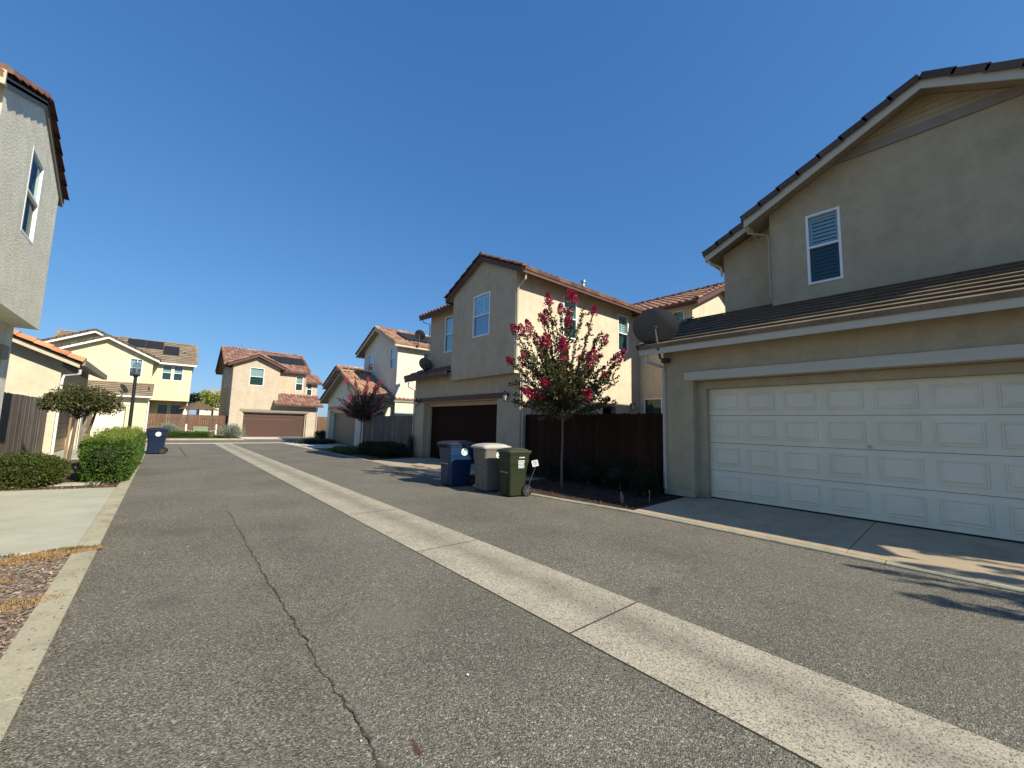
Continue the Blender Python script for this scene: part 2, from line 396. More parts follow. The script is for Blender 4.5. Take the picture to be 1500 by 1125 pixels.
# ---------------------------------------------------------------- frames on walls
def FX(c, s):   # wall on plane X=c, outward s (+1/-1): (u=y, z, d inward)
    return lambda u, z, d=0.0: (c - s*d, u, z)
def FY(c, s):
    return lambda u, z, d=0.0: (u, c - s*d, z)
def wall(mb, F, u0, u1, z0, top, holes=()):
    """top: float or polyline [(u,z)...]; holes (ua,ub,za,zb,depth)"""
    if not hasattr(top, '__len__'): top = [(u0, top), (u1, top)]
    def tz(u):
        for (a, za), (b, zb) in zip(top, top[1:]):
            if a - 1e-9 <= u <= b + 1e-9: return za + (zb - za) * ((u - a) / (b - a) if b > a else 0)
        return top[-1][1]
    us = sorted(set([u0, u1] + [u for u, _ in top if u0 < u < u1] + [h[0] for h in holes] + [h[1] for h in holes]))
    us = [u for u in us if u0 <= u <= u1]
    zs = sorted(set([z0] + [h[2] for h in holes] + [h[3] for h in holes]))
    for a, b in zip(us, us[1:]):
        m = (a + b) / 2
        zz = zs + [None]
        for i in range(len(zs)):
            lo = zs[i]; hi = zs[i+1] if i + 1 < len(zs) else None
            if hi is not None and any(h[0] < m < h[1] and h[2] <= lo + 1e-6 and h[3] >= hi - 1e-6 for h in holes): continue
            if hi is None: mb.quad(F(a, lo), F(b, lo), F(b, tz(b)), F(a, tz(a)))
            else: mb.quad(F(a, lo), F(b, lo), F(b, hi), F(a, hi))
    for ua, ub, za, zb, d in holes:
        mb.quad(F(ua, za), F(ua, zb), F(ua, zb, d), F(ua, za, d)); mb.quad(F(ub, za), F(ub, zb), F(ub, zb, d), F(ub, za, d))
        mb.quad(F(ua, zb), F(ub, zb), F(ub, zb, d), F(ua, zb, d))
        if za > z0 + 0.01: mb.quad(F(ua, za), F(ub, za), F(ub, za, d), F(ua, za, d))
def fbox(mb, F, ua, ub, za, zb, d0, d1):
    p = [F(ua, za, d0), F(ub, za, d0), F(ub, zb, d0), F(ua, zb, d0), F(ua, za, d1), F(ub, za, d1), F(ub, zb, d1), F(ua, zb, d1)]
    return mb.add(p, [(0,1,2,3),(7,6,5,4),(0,4,5,1),(1,5,6,2),(2,6,7,3),(3,7,4,0)])
def window(par, F, ua, ub, za, zb, kind='hung', proud=0.014, bar=0.045, shut=True, slats='shutter', mid=0.5, trim=None):
    fr = MB(); fbox(fr, F, ua, ua+bar, za, zb, -proud, 0.07); fbox(fr, F, ub-bar, ub, za, zb, -proud, 0.07)
    fbox(fr, F, ua+bar, ub-bar, zb-bar, zb, -proud, 0.07); fbox(fr, F, ua+bar, ub-bar, za, za+bar, -proud, 0.07)
    zm = za + (zb-za)*mid
    if kind == 'hung': fbox(fr, F, ua+bar, ub-bar, zm-0.022, zm+0.022, 0.0, 0.065)
    elif kind == 'slide': um = (ua+ub)/2; fbox(fr, F, um-0.022, um+0.022, za+bar, zb-bar, 0.0, 0.065)
    w_ = fr.build('window', 'vinyl', par)
    if trim:
        t = MB(); q = 0.09
        fbox(t, F, ua-q, ua, za-q, zb+q, -0.03, 0.02); fbox(t, F, ub, ub+q, za-q, zb+q, -0.03, 0.02)
        fbox(t, F, ua, ub, zb, zb+q, -0.03, 0.02); fbox(t, F, ua, ub, za-q, za, -0.03, 0.02)
        t.build('trim', trim, w_)
    u0, u1, z0, z1 = ua+bar, ub-bar, za+bar, zb-bar
    if kind == 'hung':
        MB().quad(F(u0, zm, .03), F(u1, zm, .03), F(u1, z1, .03), F(u0, z1, .03)).build('upper_pane', 'glass', w_)
        MB().quad(F(u0, z0, .045), F(u1, z0, .045), F(u1, zm, .045), F(u0, zm, .045)).build('lower_pane', 'glass_screen', w_)
    else:
        MB().quad(F(u0, z0, .035), F(u1, z0, .035), F(u1, z1, .035), F(u0, z1, .035)).build('pane', 'glass_screen', w_)
    b = MB(); pitch = 0.085 if slats == 'shutter' else 0.05
    if slats == 'shutter':
        fbox(b, F, u0, u0+0.05, z0, z1, .085, .11); fbox(b, F, u1-0.05, u1, z0, z1, .085, .11)
        fbox(b, F, u0+.05, u1-.05, z1-.06, z1, .085, .11); fbox(b, F, u0+.05, u1-.05, z0, z0+.06, .085, .11)
        um = (u0+u1)/2
        if u1-u0 > 0.6: fbox(b, F, um-0.03, um+0.03, z0+.06, z1-.06, .085, .11)
        a0, a1, zz, ze = u0+.05, u1-.05, z0+.07, z1-.07
    else: a0, a1, zz, ze = u0+.005, u1-.005, z0+.01, z1-.01
    while zz < ze:
        b.quad(F(a0, zz, .095), F(a1, zz, .095), F(a1, zz+pitch*0.86, .125), F(a0, zz+pitch*0.86, .125)); zz += pitch
    b.build('blind', 'blind', w_)
    d = MB(); u0 -= .03; u1 += .03; z0 -= .03; z1 += .03
    d.quad(F(u0,z0,.16),F(u1,z0,.16),F(u1,z1,.16),F(u0,z1,.16)); d.quad(F(u0,z0,.065),F(u0,z1,.065),F(u0,z1,.16),F(u0,z0,.16))
    d.quad(F(u1,z0,.065),F(u1,z1,.065),F(u1,z1,.16),F(u1,z0,.16)); d.quad(F(u0,z1,.065),F(u1,z1,.065),F(u1,z1,.16),F(u0,z1,.16)); d.quad(F(u0,z0,.065),F(u1,z0,.065),F(u1,z0,.16),F(u0,z0,.16))
    d.build('window_back', 'interior', w_)
    return w_
def garage_door(par, F, ua, ub, za, zb, d, mat, rows_, cols_, style='raised', label=None):
    m = MB(); hh = (zb-za)/rows_; g = 0.006
    for r in range(rows_):
        z0 = za + r*hh + g; z1 = za + (r+1)*hh - g*0.3
        fbox(m, F, ua, ub, z0, z1, d, d+0.045)
        if style == 'raised':
            pw = (ub-ua)/cols_
            for c in range(cols_):
                a = ua + c*pw + 0.075; b = ua + (c+1)*pw - 0.075; lo = z0 + 0.10; hi = z1 - 0.10; e = 0.022
                def ring(a0, b0, l0, h0, d0): return [F(a0, l0, d0), F(b0, l0, d0), F(b0, h0, d0), F(a0, h0, d0)]
                m.loft([ring(a, b, lo, hi, d-0.001), ring(a+.004, b-.004, lo+.004, hi-.004, d-0.018), ring(a+e, b-e, lo+e, hi-e, d-0.018), ring(a+e+.008, b-e-.008, lo+e+.008, hi-e-.008, d-0.002), ring(a+2*e+.03, b-2*e-.03, lo+2*e+.02, hi-2*e-.02, d-0.020)])
        else:
            k = 3
            for q in range(k):
                fbox(m, F, ua+.01, ub-.01, z0+(q+.12)*(z1-z0)/k, z0+(q+.88)*(z1-z0)/k, d-0.008, d-0.001)
    dd = m.build('garage_door', mat, par, label=label)
    s = MB(); fbox(s, F, ua, ub, za-.02, za+.012, d-.006, d+.05); s.build('bottom_seal', 'rubber', dd)
    return dd

# ---------------------------------------------------------------- roofs
def roof_plane(mt, ms, p0, p1, up, W, style='barrel', over=0.06, keep=None, slab=0.05):
    """mt tiles mesh, ms slab mesh. p0->p1 eave line, up = unit up-slope vector, W slope length"""
    p0 = Vector(p0); p1 = Vector(p1); e = (p1-p0); L = e.length; e.normalize(); up = Vector(up).normalized()
    nrm = e.cross(up); nrm.normalize()
    if nrm.z < 0: nrm = -nrm
    if style == 'barrel': per, expo, lift = 0.27, 0.38, 0.028
    else: per, expo, lift = 0.33, 0.335, 0.038
    n = max(1, round(L/per)); per = L/n; k = max(1, round((W+over)/expo)); expo = (W+over)/k
    ns = 8 if style == 'barrel' else 2
    ids = mt.v; rnd = random.Random(int(abs(p0.x*7+p0.y*13+p0.z*5)*10))
    seed_u = rnd.randint(0, 500)
    def hp(s):
        s = s % 1.0
        if style != 'barrel': return 0.0
        return 0.052*math.sin(math.pi*s/0.62) if s < 0.62 else -0.012*math.sin(math.pi*(s-0.62)/0.38)
    for r in range(k):
        v0 = -over + r*expo; v1 = v0 + expo
        for c in range(n):
            if keep and not keep((c+.5)*per, (v0+v1)/2): continue
            jit = rnd.uniform(-.004, .004) if style == 'barrel' else rnd.uniform(-.0015, .0015); g = 0.0012 if style != 'barrel' else 0.0
            a = []; b = []; base = []
            for q in range(ns+1):
                s = q/ns; u = (c+s)*per
                if style != 'barrel': u = c*per + g + s*(per-2*g)
                h = hp(s)
                a.append(p0 + e*u + up*(v0+jit) + nrm*(0.055+lift+h))
                b.append(p0 + e*u + up*v1 + nrm*(0.055-0.004+h*0.92))
                base.append(p0 + e*u + up*(v0+jit+(0.03 if style != 'barrel' and r else 0)) + nrm*(0.055+h*0.5-0.02 if r else 0.0))
            k0 = len(mt.v); mt.v += [tuple(x) for x in a] + [tuple(x) for x in b] + [tuple(x) for x in base]
            m_ = ns+1
            for q in range(ns):
                mt.uv[len(mt.f)] = (c+seed_u+.5, r+.5); mt.f.append((k0+q, k0+q+1, k0+m_+q+1, k0+m_+q))
                mt.uv[len(mt.f)] = (c+seed_u+.5, r+.5); mt.f.append((k0+2*m_+q, k0+2*m_+q+1, k0+q+1, k0+q))
    if ms is not None:
        o = nrm*0.0
        t = [p0+o, p1+o, p1+up*W+o, p0+up*W+o]; d = Vector((0, 0, -slab))
        ms.add(t + [x+d for x in t], [(0,1,2,3),(7,6,5,4),(0,4,5,1),(1,5,6,2),(2,6,7,3),(3,7,4,0)])
def cap_tiles(mt, a, b, style='barrel', r=0.10, over=0.0, side=None):
    """row of ridge / rake tiles from low a to high b"""
    a = Vector(a); b = Vector(b); t = b-a; L = t.length; t.normalize()
    n = max(1, round(L/0.40)); st = L/n
    hz = t.cross(Vector((0, 0, 1)));  hz.normalize(); upv = hz.cross(t)
    for i in range(n):
        s0 = a + t*(i*st-0.03); s1 = a + t*((i+1)*st+0.01)
        if style == 'barrel':
            R0, R1 = r*1.08, r*0.88; k0 = len(mt.v); m_ = 8
            for p, rr, lf in ((s0, R0, 0.02), (s1, R1, 0.0)):
                for q in range(m_+1):
                    th = math.pi*q/m_ ; mt.v.append(tuple(p + hz*math.cos(th)*rr + upv*(math.sin(th)*rr+lf-0.02)))
            for q in range(m_):
                mt.uv[len(mt.f)] = (i+.5+hash((round(a.x, 1), round(a.y, 1))) % 97, 900.5); mt.f.append((k0+q, k0+q+1, k0+m_+1+q+1, k0+m_+1+q))
            mt.uv[len(mt.f)] = (i+.5, 900.5); mt.f.append(tuple(k0+q for q in range(m_+1)))
        else:
            w_ = r
            for sg in ((-1, 1) if side is None else (side,)):
                # a flat-tile trim: top leg and a down-turned leg
                o = hz*sg
                for (q0, q1, u0, u1) in ((0.0 if side is None else -w_*1.3, w_, 0.07, 0.095), (w_-0.02, w_, -0.035, 0.07)):
                    v = []
                    for p, lf in ((s0, 0.028), (s1, 0.0)):
                        v += [p+o*q0+upv*(u0+lf), p+o*q1+upv*(u0+lf), p+o*q1+upv*(u1+lf), p+o*q0+upv*(u1+lf)]
                    k0 = len(mt.v); mt.v += [tuple(x) for x in v]
                    for f in ((0,1,2,3),(7,6,5,4),(0,4,5,1),(1,5,6,2),(2,6,7,3),(3,7,4,0)):
                        mt.uv[len(mt.f)] = (i+.5+round(a.y), 900.5); mt.f.append(tuple(k0+x for x in f))
def gable_x(par, x0, x1, yl, yr, ze, zp, yp, style, tile, fas, fh=0.19, soff='soffit', rake0=True, rake1=False, eavel=True, eaver=True, ridge=True, rr=0.10, leftstyle=None):
    """ridge along X between x0 (rake end) and x1; eaves at yl<yr (outer edge), eave height ze (slab top), peak zp at y=yp"""
    mt, ms, mf = MB(), MB(), MB()
    for ye, en in ((yl, eavel), (yr, eaver)):
        if not en: continue
        up = Vector((0, yp-ye, zp-ze)); W = up.length
        roof_plane(mt, ms, (x0, ye, ze), (x1, ye, ze), up, W, style)
        s = -1 if ye < yp else 1
        mf.beam((x0, ye, ze+0.035), (x1, ye, ze+0.035), (0, s*0.028, 0), (0, 0, -fh))      # eave fascia
        for xx, on, sg in ((x0, rake0, -1), (x1, rake1, 1)):
            if on:
                mf.beam((xx, ye, ze+0.035), (xx, yp, zp+0.035), (sg*0.028, 0, 0), (0, 0, -fh-0.02))
                cap_tiles(mt, (xx+sg*0.01, ye, ze+(0.09 if style == 'barrel' else 0)), (xx+sg*0.01, yp, zp+(0.09 if style == 'barrel' else 0)), style, rr if style == 'barrel' else 0.075, side=None if style == 'barrel' else (1 if (sg < 0) == (ye < yp) else -1)*(-1 if ye < yp else -1)*(1))
    if ridge and style == 'barrel': cap_tiles(mt, (x0-0.02, yp, zp+0.07), (x1, yp, zp+0.07), 'barrel', 0.11)
    mt.build('roof', tile, par, smooth=False); ms.build('soffit', soff, par); mf.build('fascia', fas, par)
def gable_y(par, y0, y1, xl, xr, ze, zp, xp, style, tile, fas, fh=0.19, soff='soffit', rake0=True, rake1=False, eavel=True, eaver=True, ridge=True, rr=0.10):
    mt, ms, mf = MB(), MB(), MB()
    for xe, en in ((xl, eavel), (xr, eaver)):
        if not en: continue
        up = Vector((xp-xe, 0, zp-ze)); W = up.length
        roof_plane(mt, ms, (xe, y0, ze), (xe, y1, ze), up, W, style)
        s = -1 if xe < xp else 1
        mf.beam((xe, y0, ze+0.035), (xe, y1, ze+0.035), (s*0.028, 0, 0), (0, 0, -fh))
        for yy, on, sg in ((y0, rake0, -1), (y1, rake1, 1)):
            if on:
                mf.beam((xe, yy, ze+0.035), (xp, yy, zp+0.035), (0, sg*0.028, 0), (0, 0, -fh-0.02))
                cap_tiles(mt, (xe, yy+sg*0.01, ze+(0.09 if style == 'barrel' else 0)), (xp, yy+sg*0.01, zp+(0.09 if style == 'barrel' else 0)), style, rr if style == 'barrel' else 0.075, side=None if style == 'barrel' else ((1 if (sg < 0) == (xe < xp) else -1)))
    if ridge and style == 'barrel': cap_tiles(mt, (xp, y0-0.02, zp+0.07), (xp, y1, zp+0.07), 'barrel', 0.11)
    mt.build('roof', tile, par); ms.build('soffit', soff, par); mf.build('fascia', fas, par)
def gable_plain(par, P, tile, soff):
    pass
def downspout(par, pts, mat='gutter', w_=0.035):
    MB().tube(pts, w_, 4).build('downspout', mat, par)
def wall_lamp(par, x, y, z, s=-1, axis='x'):
    m = MB(); d = 0.14*s
    def P(a, b, c): return (x+a, y+b, z+c) if axis == 'x' else (x+b, y+a, z+c)
    m.lathe(P(0.01*s, 0, 0.02), [(0.001, -0.01), (0.055, -0.01), (0.055, 0.02), (0.03, 0.03)], 12, axis=axis)
    m.tube([P(0, 0, .02), P(d*.6, 0, .10), P(d, 0, .16), P(d*1.15, 0, .13)], 0.010, 6)
    m.lathe(P(d, 0, -.06), [(0.02, -0.15), (0.05, -0.135), (0.05, -0.125), (0.02, -0.12)], 10)
    m.lathe(P(d, 0, -.06), [(0.095, 0.05), (0.11, 0.06), (0.03, 0.15), (0.02, 0.20), (0.01, 0.23)], 10)
    for k in range(6):
        a_ = k*math.pi/3; m.tube([P(d+.052*math.cos(a_), .052*math.sin(a_), -.185), P(d+.088*math.cos(a_), .088*math.sin(a_), -.005)], .006, 4)
    l = m.build('wall_lamp', 'black_metal', par)
    MB().lathe(P(d, 0, -.06), [(0.046, -0.12), (0.082, 0.048)], 10).build('lantern_glass', 'frosted_glass', l)
def parapet(par): pass

# ================================================================ SETTING: ground
def sheet(name, mat, pts, z=None, kind='structure', grid=None):
    m = MB(); m.add([(p[0], p[1], p[2] if len(p) > 2 else z) for p in pts], [tuple(range(len(pts)))])
    return m.build(name, mat, None, kind=kind)
sheet('ground', 'soil', [(-500, -300), (500, -300), (500, 700), (-500, 700)], -0.03)
def redge(y):
    for (a, xa), (b, xb) in zip(RE, RE[1:]):
        if a <= y <= b: return xa + (xb-xa)*(y-a)/(b-a)
    return RE[-1][1]
RE = [(-12, 6.75), (4.6, 6.75), (6.0, 6.55), (8.0, 6.38), (12.0, 6.30), (18.0, 6.38), (26.0, 6.15), (31.2, 6.0)]
m = MB(); ys = [-12, 4.6, 6, 8, 12, 18, 26, 31.2]
for a, b in zip(ys, ys[1:]): m.quad((-0.45, a, 0), (redge(a), a, 0), (redge(b), b, 0), (-0.45, b, 0))
m.quad((-40, 32.1, 0), (9.0, 32.1, 0), (9.0, 36.4, 0), (-40, 36.4, 0)); m.quad((9.0, 34.3, 0), (40, 34.3, 0), (40, 36.4, 0), (9.0, 36.4, 0))
m.build('road', 'asphalt', None, kind='structure')
sheet('road_patch', 'asphalt_old', [(-0.45, -12), (0.885, -12), (0.89, 4.6), (0.95, 8.35), (-0.45, 8.78)], 0.004)
# crack along the patch edge, jagged
def crack(pts, w0, w1, seed, z=0.008, name='pavement_crack'):
    rnd = random.Random(seed); m = MB(); L = []; 
    for (a, b) in zip(pts, pts[1:]):
        n = max(2, int((Vector(b)-Vector(a)).length/0.018))
        for i in range(n): L.append(Vector(a).lerp(Vector(b), i/n))
    L.append(Vector(pts[-1])); off = 0; A = []; B = []
    for i, p in enumerate(L):
        t = (L[min(i+1, len(L)-1)]-L[max(i-1, 0)]).normalized(); nn = Vector((-t.y, t.x))
        off = off*0.8 + rnd.uniform(-.010, .010); ww = w0 + (w1-w0)*i/len(L); ww *= rnd.uniform(.15, 1.7)
        A.append(p + nn*(off+ww/2)); B.append(p + nn*(off-ww/2))
    for i in range(len(A)-1): m.quad((A[i].x, A[i].y, z), (A[i+1].x, A[i+1].y, z), (B[i+1].x, B[i+1].y, z), (B[i].x, B[i].y, z))
    return m.build(name, 'crack_fill', None, kind='structure')
crack([(0.955, 8.36), (0.90, 4.6), (0.893, 3.0), (0.885, 1.0)], 0.008, 0.015, 3)
crack([(-0.44, 8.8), (0.4, 8.5), (0.955, 8.36)], 0.008, 0.014, 4)
crack([(0.75, 27.7), (0.83, 20.5)], 0.03, 0.02, 5)
crack([(1.0, 8.3), (2.46, 8.9)], 0.004, 0.003, 8)
# concrete drainage strip with joints (one sheet, shallow V) and worn centre in its material
mm = MATS['strip_concrete']; n = mm.node_tree; b = n.nodes['Principled BSDF']
src = b.inputs['Base Color'].links[0].from_socket
sx = nd(n, 'ShaderNodeSeparateXYZ'); n.links.new(coords(n), sx.inputs[0])
a1 = nd(n, 'ShaderNodeMath', operation='SUBTRACT'); n.links.new(sx.outputs[0], a1.inputs[0]); a1.inputs[1].default_value = 2.98
nn_ = nd(n, 'ShaderNodeMath', operation='MULTIPLY_ADD'); n.links.new(noise(n, 1.6, 5, 0.65), nn_.inputs[0]); nn_.inputs[1].default_value = 0.35; nn_.inputs[2].default_value = -0.175
a2 = nd(n, 'ShaderNodeMath', operation='ADD'); n.links.new(a1.outputs[0], a2.inputs[0]); n.links.new(nn_.outputs[0], a2.inputs[1])
a3 = nd(n, 'ShaderNodeMath', operation='ABSOLUTE'); n.links.new(a2.outputs[0], a3.inputs[0])
n.links.new(mix(n, src, ramp(n, a3.outputs[0], [(0.02, (0.74, 0.73, 0.72)), (0.28, (1.04, 1.02, 0.97))]), 1.0, 'MULTIPLY'), b.inputs['Base Color'])
m = MB(); y = -12 + 0.0; J = [2.15 + 2.45*k for k in range(-6, 13)]
ed = [J[0]] + J[1:]
rs = random.Random(5)
for a, b_ in zip(ed, ed[1:]):
    if b_ > 31.2: b_ = 31.2
    if a >= 31.2: break
    g = 0.009
    k = 8
    for i in range(k):
        ya = a+g + (b_-a-2*g)*i/k; yb = a+g + (b_-a-2*g)*(i+1)/k
        x0a, x0b = 2.468, 2.468
        m.quad((2.468, ya, .006), (2.915, ya, .004), (2.915, yb, .004), (2.468, yb, .006))
        m.quad((2.915, ya, .004), (3.375, ya, .006), (3.375, yb, .006), (2.915, yb, .004))
m.build('drainage_strip', 'strip_concrete', None, kind='structure')
m = MB(); m.quad((2.46, -12, .002), (3.383, -12, .002), (3.383, 31.2, .002), (2.46, 31.2, .002))
m.build('strip_joint_bed', 'crack_fill', None, kind='structure')
m = MB(); m.quad((-30, 31.2, .004), (8.6, 31.2, .004), (8.6, 32.1, .004), (-30, 32.1, .004)); m.build('cross_gutter', 'far_concrete', None, kind='structure')
# rust stain soaked into the asphalt (own shape, stays put)
def stain(matname, cx, cy, rx_, ry_, ang, col, amt):
    n = MATS[matname].node_tree; b = n.nodes['Principled BSDF']; src = b.inputs['Base Color'].links[0].from_socket
    mp = nd(n, 'ShaderNodeMapping', vector_type='TEXTURE'); mp.inputs['Location'].default_value = (cx, cy, 0); mp.inputs['Rotation'].default_value = (0, 0, ang); mp.inputs['Scale'].default_value = (rx_, ry_, 1)
    n.links.new(coords(n), mp.inputs[0]); ln = nd(n, 'ShaderNodeVectorMath', operation='LENGTH'); n.links.new(mp.outputs[0], ln.inputs[0])
    ad = nd(n, 'ShaderNodeMath', operation='MULTIPLY_ADD'); n.links.new(noise(n, 22, 5, .7), ad.inputs[0]); ad.inputs[1].default_value = 1.1; n.links.new(ln.outputs['Value'], ad.inputs[2])
    n.links.new(mix(n, src, col, ramp(n, ad.outputs[0], [(.75, amt), (1.55, 0.0)])), b.inputs['Base Color'])
stain('asphalt', 1.055, 1.88, .05, .17, -.12, (0.085, 0.038, 0.028), .9)
stain('asphalt_old', .3, 7.2, .9, .8, 0, (0.085, 0.078, 0.07), .5)
stain('asphalt_old', .15, 4.6, .35, .5, .3, (0.08, 0.074, 0.066), .4)
stain('asphalt_old', .4, 2.0, .5, .8, .2, (0.24, 0.205, 0.15), .4)
stain('asphalt', 1.5, 3.2, .55, .9, .4, (0.20, 0.17, 0.13), .45)
stain('asphalt', 3.75, 2.2, .35, .16, .2, (0.07, 0.068, 0.066), .5)
# curbs
def curb(name, pts, w_, zt, mat='curb_concrete', joint=1.9, side=1):
    """pts road-side edge polyline; width grows to side*X"""
    m = MB(); L = []
    for a, b_ in zip(pts, pts[1:]):
        d = (Vector(b_)-Vector(a)); n = max(1, round(d.length/joint))
        for i in range(n): L.append((Vector(a)+d*(i/n), Vector(a)+d*((i+1)/n)))
    for a, b_ in L:
        t = (b_-a).normalized(); a = a+t*0.006; b_ = b_-t*0.006; o = Vector((side*w_, 0)); e = Vector((side*0.02, 0))
        ring = lambda p: [(p.x, p.y, -0.03), (p.x, p.y, zt-0.015), (p.x+e.x, p.y, zt), (p.x+o.x, p.y, zt), (p.x+o.x, p.y, -0.03)]
        m.loft([ring(a), ring(b_)])
    return m.build(name, mat, None, kind='structure')
curb('curb', [(-0.45, -12), (-0.45, 30.6)], 0.19, 0.030, side=-1)
curb('curb_edge', [(redge(y), y) for y in (-12, 4.6, 6, 8, 12, 18, 26, 30.6)], 0.11, 0.030, side=1)
curb('far_curb', [(-30, 36.4), (4.6, 36.4)], 0.0, 0.0) if False else None
m = MB(); m.box(-30, 36.4, -.03, 4.7, 36.6, .10); m.box(10.2, 36.4, -.03, 30, 36.6, .10); m.build('far_curb', 'curb_concrete', None, kind='structure')
# driveways (sloping sheets)
def drive(name, mat, x0, x1, z0, z1, ya, yb, joints=(), flare=0.0):
    m = MB(); ys = [ya] + list(joints) + [yb]
    for a, b_ in zip(ys, ys[1:]):
        a += 0.006 if a != ya else 0; b_ -= 0.006 if b_ != yb else 0
        xa = x0(a) if callable(x0) else x0; xb = x0(b_) if callable(x0) else x0
        fa = -flare if a == ya else 0; fb = flare if b_ == yb else 0
        m.add([(xa, a+fa, z0), (x1, a, z1), (x1, b_, z1), (xb, b_+fb, z0), (xa, a+fa, z0-.12), (x1, a, z1-.12), (x1, b_, z1-.12), (xb, b_+fb, z0-.12)],
              [(0,1,2,3),(0,4,5,1),(1,5,6,2),(2,6,7,3),(3,7,4,0)])
    return m.build(name, mat, None, kind='structure')
rc = lambda y: redge(y) + 0.112
drive('driveway', 'apron_concrete', rc, 9.3, 0.034, 0.150, -1.9, 4.32, (1.30,), 0.12)
drive('driveway', 'apron_concrete', rc, 9.2, 0.034, 0.105, 10.4, 16.1, (13.2,), 0.1)
drive('driveway', 'far_concrete', rc, 9.2, 0.034, 0.045, 24.7, 30.2, (), 0.1)
drive('driveway', 'drive_concrete', -0.642, -2.7, 0.034, 0.10, 6.95, 12.15, (9.3,), 0.05)
drive('driveway', 'drive_concrete', -0.642, -3.3, 0.034, 0.12, 20.2, 25.4, (), 0.05)
m = MB(); m.add([(4.75, 36.42, .035), (10.1, 36.42, .035), (10.1, 40.2, .09), (4.75, 40.2, .09)], [(0,1,2,3)]); m.build('driveway', 'far_concrete', None, kind='structure')
m = MB(); m.add([(-7.2, 36.42, .035), (-1.9, 36.42, .035), (-1.9, 40.2, .09), (-7.2, 40.2, .09)], [(0,1,2,3)]); m.build('driveway', 'far_concrete', None, kind='structure')
# planting beds
def bed(name, pts, mat='mulch'):
    return sheet(name, mat, pts)
bed('planting_bed', [(6.85, 4.33, .02), (8.9, 4.33, .10), (8.9, 9.70, .10), (8.55, 10.38, .09), (6.42, 10.38, .02), (6.50, 7.9, .02)], 'mulch_shade')
bed('planting_bed', [(6.42, 16.12, .02), (8.9, 16.12, .10), (8.9, 24.5, .06), (6.25, 24.5, .02)])
bed('planting_bed', [(6.2, 30.35, .02), (9.5, 30.35, .06), (9.5, 31.1, .06), (6.1, 31.1, .02)], 'soil')
bed('planting_bed', [(-0.643, -12, .015), (-0.643, 6.93, .015), (-6, 6.93, .08), (-6, -12, .08)], 'dry_soil')
bed('planting_bed', [(-0.643, 12.17, .015), (-0.643, 20.18, .015), (-4.5, 20.18, .10), (-4.5, 12.17, .10)])
bed('planting_bed', [(-0.643, 25.45, .015), (-0.643, 31.0, .015), (-8, 31.0, .10), (-8, 25.45, .10)])
bed('planting_bed', [(-1.85, 36.6, .06), (4.7, 36.6, .06), (4.7, 40.6, .10), (-1.85, 40.6, .10)], 'soil')
bed('planting_bed', [(10.2, 36.6, .06), (24, 36.6, .06), (24, 44, .10), (10.2, 44, .10)], 'soil')
# stepping walk between the brown garage and the white garage
m = MB(); m.box(7.75, 8.3, .0, 8.95, 9.75, .085); m.build('walkway', 'apron_concrete', None, kind='structure')
m = MB(); m.box(-2.75, 12.9, .0, -0.95, 13.25, .065); m.build('walkway', 'drive_concrete', None, kind='structure')

# loose mulch chips near the left kerb and right bed
def chips(name, mat, areas, n, s0, s1, seed):
    rnd = random.Random(seed); m = MB()
    for _ in range(n):
        x0, x1, y0, y1, z0, z1 = rnd.choice(areas); x = rnd.uniform(x0, x1); y = rnd.uniform(y0, y1)
        z = z0 + (z1-z0)*(x-x0)/(x1-x0) + rnd.uniform(.0, .012); a = rnd.uniform(0, 6.28); l = rnd.uniform(s0, s1); w_ = l*rnd.uniform(.2, .5)
        ca, sa = math.cos(a), math.sin(a); t = rnd.uniform(-.3, .5)*l
        p = lambda u, v, h: (x+ca*u-sa*v, y+sa*u+ca*v, z+h)
        m.add([p(-l/2, -w_/2, 0), p(l/2, -w_/2, t), p(l/2, w_/2, t+.004), p(-l/2, w_/2, .004), ], [(0,1,2,3)])
    return m.build(name, mat, None, kind='stuff')
woodmat('chips_mat', [(0.12, 0.07, 0.045), (0.26, 0.165, 0.11), (0.36, 0.26, 0.18), (0.18, 0.115, 0.075), (0.48, 0.40, 0.30)])
chips('bark_mulch', 'chips_mat', [(-0.66, -2.2, 1.8, 4.9, .02, .04)], 8000, .012, .05, 1)
woodmat('chips_shade', [(0.04, 0.022, 0.014), (0.08, 0.045, 0.03), (0.12, 0.075, 0.05), (0.055, 0.032, 0.02)])  # darker chips, the right bed's shade is put into their colour
chips('bark_mulch', 'chips_shade', [(6.9, 8.8, 4.4, 10.2, .03, .10)], 6000, .02, .06, 2)
chips('bark_mulch', 'chips_mat', [(-0.66, -3, 12.2, 20, .02, .07)], 3000, .02, .06, 6)
chips('gravel', 'chips_mat', [(-0.66, -2.2, 4.9, 6.9, .02, .04)], 2500, .01, .035, 11)
# dry grass beside the kerb
def grass(name, mat, spots, n, h, seed, rad=.3, ry=None):
    rnd = random.Random(seed); m = MB()
    for _ in range(n):
        cx_, cy_, cz = rnd.choice(spots); a = rnd.uniform(0, 6.28); r_ = rad*math.sqrt(rnd.random())
        x = cx_+math.cos(a)*r_; y = cy_+math.sin(a)*(ry or rad)*math.sqrt(rnd.random()); b0 = rnd.uniform(0, 6.28); l = h*rnd.uniform(.4, 1.2); le = rnd.uniform(.2, .9)*l
        dx, dy = math.cos(b0), math.sin(b0); w_ = .004
        m.add([(x-dy*w_, y+dx*w_, cz), (x+dy*w_, y-dx*w_, cz), (x+dx*le, y+dy*le, cz+l)], [(0,1,2)])
    return m.build(name, mat, None, kind='stuff')
grass('dry_grass', 'drygrass', [(-1.0, 6.65, .02), (-1.4, 6.6, .03), (-1.8, 6.5, .03), (-0.75, 6.75, .03)], 5000, .035, 3, .35, .16)
